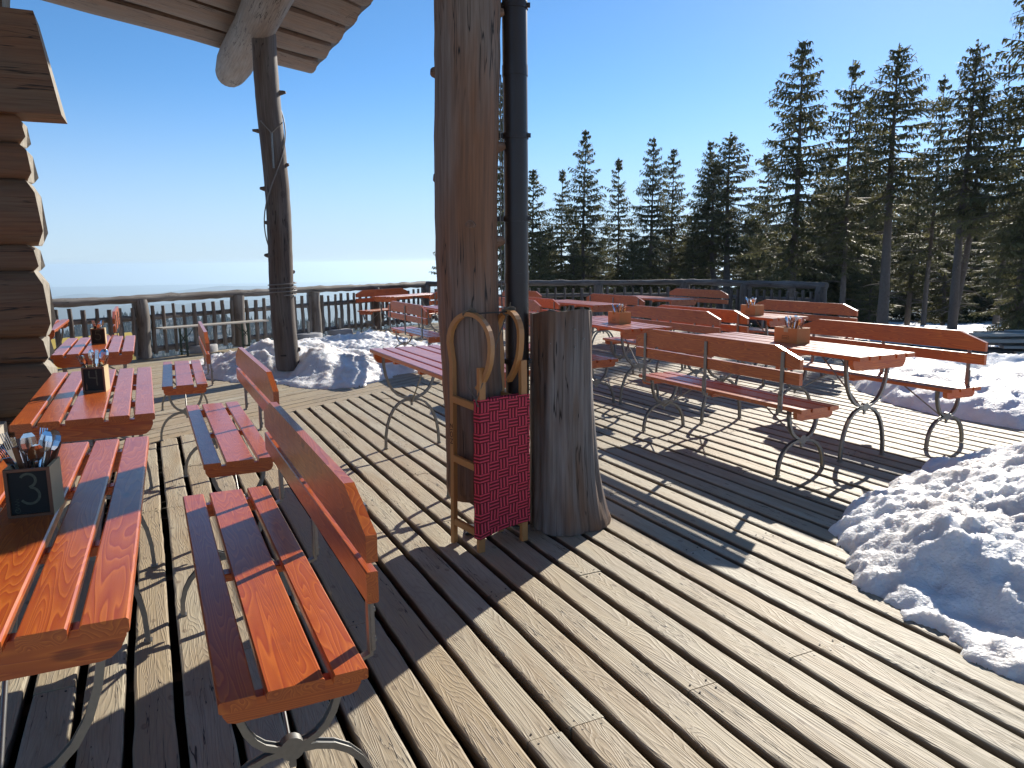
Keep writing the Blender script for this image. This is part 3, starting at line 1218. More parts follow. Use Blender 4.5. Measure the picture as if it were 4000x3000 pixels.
def fill(box, n, hx, hy, base, lab, seed, blue=False, spread=.5):
    rr = random.Random(seed)
    kinds = ['knife', 'spoon', 'fork', 'spoon', 'knife', 'fork']
    made = {}
    for i in range(n):
        k = kinds[i % 6] if not blue else ('fork' if i % 2 else 'knife')
        src = UT[k]
        if k in UTused:
            o = copy_tree(src)
        else:
            o = src
            UTused.add(k)
        fx, fy = rr.uniform(-1, 1), rr.uniform(-1, 1)
        lp = Vector((fx * hx * .6, fy * hy * .6, base + rr.uniform(-.008, .012)))
        mw = Matrix.Translation(box.location) @ Matrix.Rotation(box.rotation_euler.z, 4, 'Z')
        o.location = mw @ lp
        # lean outwards
        ax = Vector((-fy * spread * (1 if hy < .08 else .9), fx * spread * .6, 0))
        o.rotation_euler = (Matrix.Rotation(box.rotation_euler.z, 4, 'Z') @ Matrix.Rotation(ax.x, 4, 'X') @ Matrix.Rotation(ax.y, 4, 'Y')
                            @ Matrix.Rotation(rr.uniform(-.8, .8), 4, 'Z')).to_euler()
        o['category'] = k
        made.setdefault(k, []).append(o)
    names = {'knife': 'brown handled knife', 'spoon': 'shiny steel spoon', 'fork': 'shiny steel fork'}
    plural = {'knife': 'knives', 'spoon': 'spoons', 'fork': 'forks'}
    order = ['leftmost', 'second from left', 'third from left', 'fourth from left', 'fifth from left', 'sixth from left', 'seventh from left', 'eighth from left']
    for k, lst in made.items():
        lst.sort(key=lambda q: (q.location + q.rotation_euler.to_matrix() @ Vector((0, 0, .08))).x / q.location.y)
        for j, o in enumerate(lst):
            o['label'] = ('rightmost' if j == len(lst) - 1 and j else order[j]) + ' ' + names[k] + ' in ' + lab
            o['group'] = plural[k] + ' in ' + lab


b3 = chalk_box(2.30, -.308, R(-7), '3', 'black chalkboard cutlery box marked 3 on the nearest left table')
b4 = chalk_box(4.43, -.270, R(-8), '4', 'black chalkboard cutlery box marked 4 on the second left table')
b5 = chalk_box(7.10, -.382, R(-2), '5', 'black chalkboard cutlery box marked 5 on the table by the left railing')
bA = wood_box(4.345, 4.555, 0, 'largest looking wooden cutlery box with yellow flap on the long right table', True)
bK = wood_box(6.60, 4.45, R(-3), 'wooden cutlery box on the table just right of the tree stump')
bN = wood_box(6.75, 6.42, 0, 'wooden cutlery box with blue cutlery on the farther right table')
fill(b3, 14, .05, .05, .098, 'the chalkboard box nearest the viewer', 1)
fill(b4, 12, .05, .05, .098, 'the chalkboard box on the second table', 2)
fill(b5, 6, .04, .04, .080, 'the far small chalkboard box by the railing', 3)
fill(bA, 16, .055, .10, .092, 'the wooden box with yellow flap', 4)
fill(bK, 12, .055, .10, .088, 'the wooden box beside the stump', 5)
fill(bN, 12, .055, .10, .088, 'the wooden box on the farther table', 6)


# ------------------------------------------------------------------ folding bench and umbrella feet by the left fence
def beer_bench():
    a, b = Vector((-5.33, 11.32, 0)), Vector((-4.20, 12.78, 0))
    c = (a + b) / 2
    L = (b - a).length
    ang = math.atan2((b - a).y, (b - a).x)
    root = empty('folding_bench', (c.x, c.y, 0.001), ang)
    m = MB()
    m.box((0, 0, .452), (L, .24, .022), None, .004)
    m.build('seat', M['greywood'], root)
    for s in (-1, 1):
        g = MB()
        x = s * (L / 2 - .38)
        for y in (-.09, .09):
            g.bar([(x, y, .0), (x, y, .44)], .03, .012, (1, 0, 0))
        g.box((x, 0, .06), (.012, .20, .02))
        g.bar([(x, -.09, .34), (x, .09, .20)], .014, .006, (1, 0, 0))
        g.bar([(x + .001, .09, .34), (x + .001, -.09, .20)], .014, .006, (1, 0, 0))
        g.bar([(x, 0, .22), (x - s * .2, 0, .44)], .016, .006, (0, 1, 0))
        g.build('leg', M['green'], root)
    tag(root, 'narrow folding bench with pale board and dark green legs along the left railing', 'bench')


beer_bench()
um = None
for i, (x, y, lb) in enumerate(((-5.05, 12.15, 'round grey umbrella foot under the folding bench'),
                                (-3.78, 13.95, 'round grey umbrella foot just right of the leaning post'),
                                (-3.38, 14.75, 'round grey umbrella foot with tube, left of the railing bench'))):
    if um is None:
        um = empty('umbrella_base', (0, 0, 0))
        m = MB()
        m.tube([(0, 0, 0), (0, 0, .10), (0, 0, .115)], [.25, .25, .238], 36, True)
        m.build('weight', M['concrete'], um)
        m = MB()
        m.tube([(0, 0, .112), (0, 0, .34)], .028, 14, True)
        m.build('tube', M['steel'], um)
        u = um
    else:
        u = copy_tree(um)
    u.location = (x, y, .001)
    tag(u, lb, 'umbrella base', 'umbrella feet by the left railing')


# ------------------------------------------------------------------ log railing
def fence(name, A, B, label, first=True, last=True, nper=9):
    A, B = Vector((*A, 0)), Vector((*B, 0))
    d = (B - A)
    L = d.length
    d.normalize()
    nb = max(1, round(L / 1.78))
    nrm = Vector((-d.y, d.x, 0))
    rr = random.Random(int(L * 100))
    root = empty('log_railing', (A.x, A.y, 0))

    def loc(p):
        return p - Vector((A.x, A.y, 0))
    for zc, r, nm in ((.905, .062, 'top_rail'), (.62, .040, 'middle_rail'), (.13, .045, 'bottom_rail')):
        m = MB()
        n = int(L / .14) + 2
        path, rad = [], []
        for i in range(n + 1):
            t = L * i / n
            ext = .12 if nm == 'top_rail' else 0
            t = -ext + (L + 2 * ext) * i / n if nm == 'top_rail' else t
            path.append(loc(A + d * t + nrm * (.006 * math.sin(t * 1.1) + rr.uniform(-.005, .005)) +
                            Vector((0, 0, zc + .004 * math.sin(t * .9 + zc * 7) + rr.uniform(-.005, .005)))))
            rad.append(r * rr.uniform(.84, 1.16))
        m.tube(path, rad, 12, True, .10, int(zc * 100))
        m.build(nm, M['fence'], root)
    for b in range(nb + 1):
        if (b == 0 and not first) or (b == nb and not last):
            continue
        p = A + d * (L * b / nb)
        m = MB()
        r = rr.uniform(.108, .125)
        m.tube([loc(p + Vector((rr.uniform(-.01, .01), rr.uniform(-.01, .01), z))) for z in (0.002, .2, .4, .6, .8, .875)],
               [r * 1.03, r, r * .97, r * .98, r * .96, r * .94], 14, True, .05, b)
        m.build('post', M['fence'], root)
    for b in range(nb):
        for k in range(nper):
            t = L * (b + (k + .9) / (nper + .8)) / nb
            p = A + d * t + nrm * rr.choice((-.045, -.05, -.055))
            r = rr.uniform(.026, .037)
            lean = rr.uniform(-.02, .02)
            m = MB()
            zt = rr.uniform(.77, .82)
            m.tube([loc(p + d * (lean * z) + Vector((rr.uniform(-.006, .006), rr.uniform(-.006, .006), z))) for z in (.06, .25, .45, .62, zt)],
                   [r * 1.05, r, r * 1.08, r * .95, r * .92], 8, True, .10, k + b * 10)
            m.build('picket', M['fence'], root)
    tag(root, label, 'railing', 'log railing sections round the deck')
    return root


LP0 = P6 - FL * (1.79 * 7)
fence('l', (LP0.x, LP0.y), (P6.x, P6.y), 'left log railing running from the hut to the far corner')
fence('m', (P6.x + .05, P6.y), (3.99, 17.42), 'middle log railing across the back of the deck behind the big post', first=False)
fence('r', (3.99, 17.42), (5.84, 14.22), 'short right log railing ending beside the tall spruces', first=False)

# ------------------------------------------------------------------ log hut corner
hut = empty('log_hut', LN(5.8, -.6, 0), TH)
# (z0, z1, end x relative to n=-.6, stick-out towards viewer)
HL = [(2.905, 4.2, -.02, .0, 0), (2.345, 2.90, .17, .06, 1), (2.16, 2.342, .0, -.02, 0), (1.935, 2.157, .02, .01, 0),
      (1.545, 1.932, .045, .03, 0), (1.37, 1.542, -.0, -.01, 0), (.965, 1.367, .035, .04, 0), (.785, .962, .0, -.015, 0),
      (.45, .782, .03, .03, 0), (.12, .447, -.02, .0, 0)]
for i, (z0, z1, xe, yo, hewn) in enumerate(HL):
    m = MB()
    h = z1 - z0
    D = .34
    prof = []
    if hewn:
        prof = [(-D / 2, 0), (D / 2, 0), (D / 2, h), (-D / 2, h)]
    else:
        for k in range(12):
            a = 2 * math.pi * (k + .5) / 12
            ca, sa = math.cos(a), math.sin(a)
            prof.append((D / 2 * math.copysign(abs(ca) ** .42, ca), h / 2 + h / 2 * math.copysign(abs(sa) ** .42, sa)))
    nrg = 9
    rr = random.Random(i)
    verts, gcs = [], []
    X0 = -5.2
    for j in range(nrg):
        x = X0 + (xe - X0) * j / (nrg - 1)
        wob = 1 + rr.uniform(-.02, .02)
        for (py, pz) in prof:
            xx = x
            if j == nrg - 1:
                u = (pz / h)
                xx = x + (.10 * (1 - u) - .05 if hewn else -.07 * (2 * u - 1) ** 2 + .03 * (1 - u)) + rr.uniform(-.004, .004)
            verts.append((xx, py * wob - D / 2 - yo + .17, z0 + (pz - h / 2) * 1.07 + h / 2))
            gcs.append((xx, py, pz))
    n = len(prof)
    fs = []
    for j in range(nrg - 1):
        for k in range(n):
            a, b = j * n + k, j * n + (k + 1) % n
            fs.append((a, a + n, b + n, b))
    m.add(verts, fs, [(g[0] + i * 3.3, g[1], g[2]) for g in gcs], smooth=not hewn)
    m.add(verts[:n], [tuple(range(n))])
    lg = m.build('wall_log', M['hut'], hut)
    c = MB()
    c.add(verts[-n:], [tuple(reversed(range(n)))])
    c.build('log_end', M['endgrain'], lg)
m = MB()
m.box((-2.75, .0 + .17, 2.1), (4.9, .12, 3.95), None, .0)
m.build('wall_core', M['hut'], hut)
sill = MB()
sill.box((-2.75, -.42, .40), (5.0, .30, .10), None, .012)
sill.build('bench_ledge', M['greywood'], hut)
sill = MB()
sill.box((-2.77, -.40, .17), (4.96, .22, .345), None, .012)
sill.build('plinth', M['hut'], hut)
tag(hut, 'corner of the log hut with stacked notched logs at the left edge', 'log hut')

# ------------------------------------------------------------------ canopy roof: beam, boards, shingles, posts
roof = empty('roof_canopy', LN(9.7, 1.5, 0), TH)
BZ, BR = 4.24, .24
m = MB()
l_end = 12.45
path, rad = [], []
for i in range(26):
    l = -1.0 + (l_end + 1.0) * i / 25
    path.append((-.09 + .02 * math.sin(l * .8), l - 9.7, BZ + .015 * math.sin(l * 1.3)))
    r = BR * (1 + .04 * math.sin(l * 1.7))
    if i == 25:
        r *= .90
    rad.append(r)
m.tube(path, rad, 22, True, .045, 5)
m.build('main_beam', M['beam'], roof)
# boards run along the 31.7 degree direction, lapped like slabs; far edge mitred
bd = R(31.7)
bdir = Vector((math.sin(bd), math.cos(bd), 0))
Rinv = Matrix.Rotation(-TH, 3, 'Z')
rorg = LN(9.7, 1.5, 0)
perp = Vector((bdir.y, -bdir.x, 0))       # towards the viewer / right


def rl(p):
    return Rinv @ (p - rorg)


slab_w = .74
tiles = MB()
for k in range(0, 20):
    l0 = 12.85 - k * slab_w / math.sin(R(57.5))
    pe = LN(l0, 3.12, 0)
    zz = 4.58 + k * .012
    m = MB()
    W = slab_w + .05
    nseg = 6
    verts, gcs = [], []
    rr = random.Random(k)
    # cross section: slab with a rounded underside
    cs = []
    for j in range(nseg + 1):
        u = j / nseg
        cs.append((u * W, -.075 * math.sin(math.pi * u) - .055 * u))
    cs += [(W, .0), (0, .055)]
    nn = len(cs)
    Lb = 7.5
    for j in range(11):
        t = -Lb + Lb * j / 10
        for (q, z) in cs:
            tt = t
            if j == 10:
                # ends follow the eave line
                tt = -(q) * math.cos(R(57.5)) / math.sin(R(57.5)) + rr.uniform(-.01, .01) + .03 * math.sin(math.pi * q / W)
            p = pe + bdir * tt + perp * (-W + q + .05 + .012 * math.sin(t * 1.5 + k))
            p.z = zz + z + .01 * math.sin(t * 2 + k)
            verts.append(rl(p))
            gcs.append((t + k * 2.7, q + k, z))
    fs = []
    for j in range(10):
        for c in range(nn):
            a, b = j * nn + c, j * nn + (c + 1) % nn
            fs.append((a, b, b + nn, a + nn))
    fs.append(tuple(range(nn)))
    fs.append(tuple(reversed(range(10 * nn, 11 * nn))))
    m.add(verts, fs, gcs)
    m.build('roof_board', M['roof'], roof)
    # shingle course lying over the board, sticking out at the eave
    W2 = slab_w
    for sj, zsh in ((0, .07), (1, .095)):
        tv = []
        for tt0, th_ in ((-Lb, 0), (.13 + .03 * sj, 0)):
            for (q, z) in [(0, zsh), (W2 * .25, zsh + .006), (W2 * .5, zsh), (W2 * .75, zsh - .012), (W2, zsh - .03), (W2, zsh - .05),
                           (W2 * .5, zsh - .018), (0, zsh - .018)]:
                t3 = tt0 if tt0 < 0 else tt0 - q * math.cos(R(57.5)) / math.sin(R(57.5))
                p = pe + bdir * t3 + perp * (-W2 + q + .05)
                p.z = zz + z + .012
                tv.append(rl(p))
        tiles.add(tv, [(j, (j + 1) % 8, 8 + (j + 1) % 8, 8 + j) for j in range(8)] + [tuple(range(8)), tuple(reversed(range(8, 16)))])
tiles.build('shingles', M['tile'], roof)
tag(roof, 'projecting hut roof with half log boards and one thick beam, upper left', 'roof')


def log_post(name, base, top, r0, r1, seed, label, mat, knots, bottom=.0, chamfer=True):
    root = empty(name, (base[0], base[1], 0))
    m = MB()
    B, T_ = Vector(base), Vector(top)
    n = 40
    rr = random.Random(seed)
    path, rad = [], []
    d = T_ - B
    for i in range(n + 1):
        u = i / n
        p = B + d * u
        p = p + Vector((.014 * math.sin(u * 9 + seed) * min(1, u * 6), .012 * math.cos(u * 7 + seed) * min(1, u * 6), 0))
        path.append(p - Vector((base[0], base[1], 0)))
        r = r0 + (r1 - r0) * u
        if i == 0 and chamfer:
            r *= .90
        rad.append(r * (1 + rr.uniform(-.012, .012)))
    if chamfer:
        path.insert(1, path[0] + Vector((0, 0, .05)))
        rad.insert(1, r0)
    m.tube(path, rad, 28, True, .025, seed)
    tr = m.build('trunk', mat, root)
    for (u, ang, ln) in knots:
        k = MB()
        p = B + d * u - Vector((base[0], base[1], 0))
        r = r0 + (r1 - r0) * u
        dv = Vector((math.cos(R(ang)), math.sin(R(ang)), .12))
        k.tube([p + dv * (r - .03), p + dv * (r + ln * .5), p + dv * (r + ln)], [.034, .022, .015], 10, True, .22, int(u * 100))
        k.build('branch_stub', mat, root)
    tag(root, label, 'wooden post')
    return root


lp_top = at_y(572 * 1.8083, 75 * 1.8083, 9.45)
lp = log_post('wooden_post', (-2.80, 9.30, .09), (lp_top.x, 9.45, 4.08), .145, .142, 3, 'leaning grey log post standing in the left snow heap',
              M['greypost'], [(.06, 10, .02), (.35, 180, .05), (.55, 195, .04), (.62, 0, .04), (.72, 185, .08), (.83, 0, .06), (.3, 30, .02), (.45, 175, .03)])
m = MB()
m.tube([(0, 0, 0), (0, 0, .11)], .025, 10, True)
m.build('steel_foot', M['iron'], lp)
m = MB()
m.box((0, -.155, .29), (.07, .012, .02))
m.build('bolt', M['iron'], lp)
# cable wound round the leaning post
m = MB()


def post_c(z):
    u = (z - .09) / 3.91
    return Vector((-2.80 + (lp_top.x + 2.80) * u, 9.30 + .15 * u, z))


path = []
for i in range(40):
    a = -1.2 + i * .55
    path.append(post_c(1.02 + .004 * i) + Vector((.168 * math.cos(a), .168 * math.sin(a), 0)))
a0 = a
for i in range(26):
    a = a0 + (i + 1) * .23
    z = 1.18 + i * .085
    path.append(post_c(z) + Vector((.160 * math.cos(a), .160 * math.sin(a), 0)))
for i in range(8):
    path.append(post_c(3.4 + i * .07) + Vector((.16 * math.cos(a) + .0, .16 * math.sin(a), 0)))
m.tube(path, .0075, 6, True)
tag(m.build('cable', M['cable']), 'grey cable wound round the leaning log post', 'cable')
m = MB()
c0 = post_c(2.85)
m.tube([c0 + Vector((.05, -.165, -.32)), c0 + Vector((.05, -.17, .08))], .012, 8, True)
m.tube([c0 + Vector((.05, -.17, .08)), c0 + Vector((-.07, -.175, .22))], .007, 6, True)
m.tube([c0 + Vector((.05, -.17, .08)), c0 + Vector((.19, -.175, .20))], .007, 6, True)
tag(m.build('hook_bracket', M['steel']), 'forked steel hook on the upper part of the leaning post', 'hook')

MPX, MPY = -.200, 3.80
mpost = log_post('wooden_post', (MPX, MPY, .20), (MPX - .015, MPY, 4.0), .152, .160, 8, 'thick brown log post in the centre with the sledge leaning on it',
                 M['post'], [(.13, 250, .004), (.29, 180, .012), (.34, 5, .02), (.46, 10, .03), (.42, 182, .016), (.55, 180, .014), (.62, 0, .03), (.7, 178, .012),
                             (.24, 260, .004), (.36, 275, .004)])
m = MB()
rr = random.Random(5)
m.tube([(0.02, 0, .0)] + [(0.02, 0, .004 + i * .006) for i in range(34)], [.026] + [.026 if i % 2 else .0215 for i in range(34)], 16, True)
m.build('threaded_rod', M['steel'], mpost)
m = MB()
m.box((.02, 0, .008), (.14, .14, .012))
m.box((.02, 0, .205), (.16, .16, .012))
m.build('base_plate', M['iron'], mpost)

# downpipe
dp = empty('downpipe', (.028, 3.86, 0))
m = MB()
m.tube([(0, 0, .02), (0, 0, 4.25)], .061, 28, True)
m.build('pipe', M['pipe'], dp)
for z in (1.62, 2.02, 2.62, 3.3, .9):
    c = MB()
    c.tube([(0, 0, z - .014), (0, 0, z + .014)], .0655, 28, True)
    c.box((-.085, -.01, z), (.05, .02, .024))
    c.box((.066, -.02, z), (.018, .02, .02), bev=.003)
    c.build('clamp', M['pipe'], dp)
for z in (1.35, 2.35, 3.0):
    c = MB()
    c.tube([(0, 0, z - .05), (0, 0, z)], [.0635, .0632], 28, True)
    c.build('pipe_joint', M['pipe'], dp)
tag(dp, 'dark brown metal downpipe right of the thick post', 'downpipe')
m = MB()
m.tube([(-.045 + .006 * math.sin(z * 3), 3.82, z) for z in np.linspace(.6, 2.3, 26)], .0035, 6, True)
tag(m.build('cable', M['cable']), 'thin cable hanging between the thick post and the downpipe', 'cable')

# ------------------------------------------------------------------ tree stump
stump = empty('tree_stump', (.255, 3.90, 0))
m = MB()
ns, nz_ = 72, 44
verts, gcs = [], []
for j in range(nz_ + 1):
    u = j / nz_
    z = .004 + 1.16 * u
    for k in range(ns):
        a = 2 * math.pi * k / ns
        r = .158 - .004 * u
        fl = math.exp(-z / .23)
        # strong root flare to the right, weak elsewhere
        r += fl * (.030 + .060 * max(0, math.cos(a + .25)) ** 2 + .022 * math.sin(3 * a + 1))
        r += .012 * (1 - u) * math.cos(a)
        r += .006 * math.sin(9 * a + 2 * u + math.sin(6 * u)) + .004 * math.sin(17 * a + 5 * u + 2 * math.sin(4 * u)) + .0025 * math.sin(33 * a - 3 * u + math.sin(9 * u))
        r -= .012 * math.exp(-((a - 5.1 - .12 * math.sin(5 * u)) / .05) ** 2) * (u > .1)
        r += .018 * math.exp(-((a - 5.75 - .15 * u) / .09) ** 2) * math.exp(-((u - .25) / .3) ** 2)
        r += .010 * math.sin(4 * a + 3 * u + 1) * (1 - .5 * u)
        if j == 0:
            r *= .965
        x = r * math.cos(a) - .018 * (1 - u) * 0
        y = r * math.sin(a)
        zz = z - (.10 * (y + .16) - .05 * x) * max(0, (u - .6) / .4) + .004 * math.sin(5 * a) * u
        verts.append((x, y, zz))
        gcs.append((z, .17 * math.cos(a), .17 * math.sin(a)))
fs = []
for j in range(nz_):
    for k in range(ns):
        a, b = j * ns + k, j * ns + (k + 1) % ns
        fs.append((a, b, b + ns, a + ns))
m.add(verts, fs, gcs, True)
m.build('trunk', M['stump'], stump)
m = MB()
m.add([(v[0], v[1], v[2] + .0005) for v in verts[-ns:]], [tuple(range(ns))])
m.build('cut_top', M['endgrain'], stump)
for (az, z) in ((-112, 1.0), (-68, 1.07), (-67, .98), (-48, 1.02)):
    nl = MB()
    r0 = .150
    ca, sa = math.cos(R(az)), math.sin(R(az))
    nl.tube([(ca * r0, sa * r0, z), (ca * (r0 + .016), sa * (r0 + .016), z)], .0045, 8, True)
    nl.build('nail', M['steel'], stump)
tag(stump, 'weathered grey tree stump flaring at its foot, right of the downpipe', 'tree stump')
m = MB()
rr = random.Random(2)
pts = []
for i in range(9):
    u = i / 8
    pts.append((-.075 + .075 * u, -.10, 1.145 + .008 * math.sin(math.pi * u)))
m.tube([Vector(p) + Vector((.24, 3.93, 0)) for p in pts], [.004, .008, .012, .015, .016, .013, .010, .010, .004], 8, True, .25, 3)
tag(m.build('bark_piece', M['bark']), 'curled piece of bark lying on top of the tree stump', 'bark')

# ------------------------------------------------------------------ sledge
sl = empty('sledge', (0, 0, 0))


def sweep(path, w, t, side, name, mat, parent=None):
    mm = MB()
    mm.bar(path, w, t, side)
    return mm.build(name, mat, parent or sl)


A0, A1 = Vector((-.300, 3.632, 0)), Vector((-.160, 3.505, 0))     # runner / seat rail, left side
B1 = Vector((.053, 3.655, 0))
B0 = B1 + (A0 - A1)
sw = (A1 - A0).normalized()                        # from runner to seat side
wdv = (B1 - A1).normalized()


def horn(base, dirv, width, hgt, tail, sy):
    """runner rises, curls over and comes down on the seat side"""
    pts = [base + Vector((0, 0, .004)), base + Vector((.006, 0, .35)), base + Vector((.010, 0, .70))]
    zc = hgt - width * .55
    pts.append(base + Vector((.012, 0, zc - .10)))
    cx = width / 2
    for i in range(0, 15):
        a = R(180 - i * 180 / 14)
        rx, rz = cx, (hgt - zc)
        p = base + dirv * (cx + rx * math.cos(a)) + Vector((0, 0, zc + rz * math.sin(a)))
        pts.append(p)
    e = base + dirv * width + Vector((0, 0, zc))
    for i in range(1, 9):
        u = i / 8
        pts.append(e + dirv * (-tail * u ** 2.2) + Vector((0, 0, -sy * u ** .9)))
    return pts


hA = horn(A0, Vector((.80, -.60, 0)).normalized(), .255, 1.165, .085, .215)
hB = horn(B0 + Vector((.02, 0, 0)), Vector((.58, -.81, 0)).normalized(), .190, 1.165, .10, .24)
sweep(hA, .030, .020, Vector((0, 0, 1)).cross(Vector((.80, -.60, 0))), 'runner', M['sledge'])
sweep(hB, .030, .020, Vector((0, 0, 1)).cross(Vector((.58, -.81, 0))), 'runner', M['sledge'])
sweep([A1 + Vector((0, 0, .002)), A1 + Vector((.012, 0, .5)), A1 + Vector((.014, 0, .915))], .034, .024, wdv, 'seat_rail', M['sledge'])
sweep([B1 + Vector((0, 0, .002)), B1 + Vector((.002, 0, .5)), B1 + Vector((.0, 0, .93))], .034, .024, wdv, 'seat_rail', M['sledge'])
for z in (.105, .435, .735):
    for a, b in ((A0, A1), (B0, B1)):
        mm = MB()
        p, q = a + Vector((0, 0, z + .015)), b + Vector((0, 0, z - .015))
        dd = (q - p)
        ln_ = dd.length
        rm = Matrix.Rotation(math.atan2(dd.y, dd.x), 3, 'Z') @ Matrix.Rotation(math.atan2(-dd.z, math.hypot(dd.x, dd.y)), 3, 'Y')
        mm.box((p + q) / 2, (ln_ - .03, .022, .036), rm, .004)
        mm.build('strut', M['sledge'], sl)
    mm = MB()
    p, q = A1 - sw * .03 + Vector((0, 0, z)), B1 - sw * .03 + Vector((0, 0, z))
    dd = q - p
    mm.box((p + q) / 2, (dd.length, .02, .034), Matrix.Rotation(math.atan2(dd.y, dd.x), 3, 'Z'), .004)
    mm.build('crossbar', M['sledge'], sl)
# webbing wrapped round the two seat rails
mm = MB()
nu, nvv = 14, 46
front = []
verts, gcs = [], []
out = sw * 1.0
for j in range(nvv + 1):
    z0l, z1l = .070, .762
    zz = z0l + (z1l - z0l) * j / nvv
    for i in range(nu + 1):
        u = i / nu
        p = (A1 - wdv * .021) * (1 - u) + (B1 + wdv * .021) * u + sw * (.021 + .0015 * math.sin(j * .9)
                                                                        - .004 * math.sin(math.pi * u))
        zlow = zz - .045 * (1 - u) * (1 - j / nvv) * 0 + (.035 * u * (1 - j / nvv))
        verts.append((p.x + .012 * (1 - u) * (zz), p.y, zlow + .010 * math.sin(math.pi * u) * (1 if j < 3 else 0)))
        gcs.append((u * .262, zz, 0))
fs = []
for j in range(nvv):
    for i in range(nu):
        a = j * (nu + 1) + i
        fs.append((a, a + 1, a + nu + 2, a + nu + 1))
mm.add(verts, fs, gcs, True)
back_v = [Vector(v) - sw * .042 for v in verts]
mm.add(back_v, [tuple(reversed(f)) for f in fs], gcs, True)
for i in (0, nu):
    for j in range(nvv):
        a, b = verts[j * (nu + 1) + i], verts[(j + 1) * (nu + 1) + i]
        c, d = back_v[(j + 1) * (nu + 1) + i], back_v[j * (nu + 1) + i]
        mm.add([a, b, c, d], [(0, 1, 2, 3)], [(0, a[2], 0), (0, b[2], 0), (.034, b[2], 0), (.034, a[2], 0)], True)
mm.build('seat_webbing', M['cloth'], sl)
# metal stay between the horns, rope
topA = hA[11]
topB = hB[11]
sweep([topA, topB], .007, .007, (0, 0, 1), 'stay_rod', M['iron'])
for c in (topA, topB):
    mm = MB()
    for j in range(5):
        ring = []
        for i in range(13):
            a = 2 * math.pi * i / 12
            ring.append(c + Vector((.020 * math.cos(a) + (j - 2) * .006, .006 * math.sin(a * 2), .018 * math.sin(a) + .002 * j)))
        mm.tube(ring, .0035, 5, False)
    mm.tube([c + Vector((.0, 0, .01)), c + Vector((.008, -.01, .045))], .003, 5, True)
    mm.build('rope_knot', M['rope'], sl)
mm = MB()
mm.tube([topA + Vector((0, 0, -.01)), topA + Vector((.0, -.02, -.2)), topA + Vector((-.012, -.03, -.34)), A1 + Vector((-.02, -.02, .78)), A1 + Vector((0, -.02, .73))],
        .0035, 6, True)
mm.tube([topB + Vector((-.01, 0, -.01)), (topB + A1 + Vector((.03, 0, .86))) / 2 + Vector((-.005, 0, .0)), A1 + Vector((.02, -.01, .84)),
         A1 + Vector((-.01, -.02, .76))], .0035, 6, True)
mm.build('rope', M['rope'], sl)
cu = bpy.data.curves.new('lettering', 'FONT')
cu.body = 'ZION'
cu.size = .040
cu.extrude = .0003
cu.space_character = 1.12
to = bpy.data.objects.new('lettering_tmp', cu)
COL.objects.link(to)
bpy.context.view_layer.update()
me = bpy.data.meshes.new_from_object(to.evaluated_get(bpy.context.evaluated_depsgraph_get()))
bpy.data.objects.remove(to)
me.materials.clear()
me.materials.append(M['ink'])
tx = bpy.data.objects.new('lettering', me)
COL.objects.link(tx)
tx.parent = sl
# the flat of the runner faces (-.6,-.8); letters read downwards
fx = Vector((-.60, -.80, 0))
up_ = Vector((0, 0, 1))
side_ = up_.cross(fx)          # right hand on that face
mw = Matrix((( 0, side_.x * -1, fx.x), (0, side_.y * -1, fx.y), (-1, 0, 0))).to_4x4()
# columns: text x -> down, text y -> to the right seen from the front
mw = Matrix(((0, side_.x, fx.x, 0), (0, side_.y, fx.y, 0), (-1, 0, 0, 0), (0, 0, 0, 1)))
pp = A0 + Vector((.008, 0, .625)) + fx * .0162 - side_ * .008
mw.translation = pp
tx.matrix_local = mw @ Matrix.Diagonal((1.0, .62, 1.0, 1.0))
tag(sl, 'wooden sledge with red woven seat leaning upright on the thick post', 'sledge')

# ------------------------------------------------------------------ lumber pile, yellow board
lum = empty('lumber_pile', (8.35, 9.85, 0), R(-10))
rr = random.Random(12)
for layer in range(5):
    y = -.25
    while y < .28:
        w = rr.uniform(.10, .22)
        m = MB()
        Lg = rr.uniform(3.2, 4.4)
        m.box((rr.uniform(-.35, .35), y + w / 2, .05 + layer * .085), (Lg, w - .01, .05 if layer % 2 else .035), Matrix.Rotation(rr.uniform(-.02, .02), 3, 'Z'), .003)
        m.build('board', M['greywood'] if rr.random() < .55 else M['fence'], lum)
        y += w + .02
tag(lum, 'low pile of grey weathered boards behind the right snow bank', 'lumber pile')
yb = empty('yellow_board', (-7.1, 11.9, -.05), R(58))
m = MB()
m.box((0, 0, .0), (2.6, .9, .04), Matrix.Rotation(R(38), 3, 'X'), .01)
m.build('panel', M['yellow'], yb)
m = MB()
m.box((0, .36, -.32), (2.5, .05, .5), None, .01)
m.build('support', M['greywood'], yb)
tag(yb, 'yellow painted board sloping just outside the left railing', 'board')


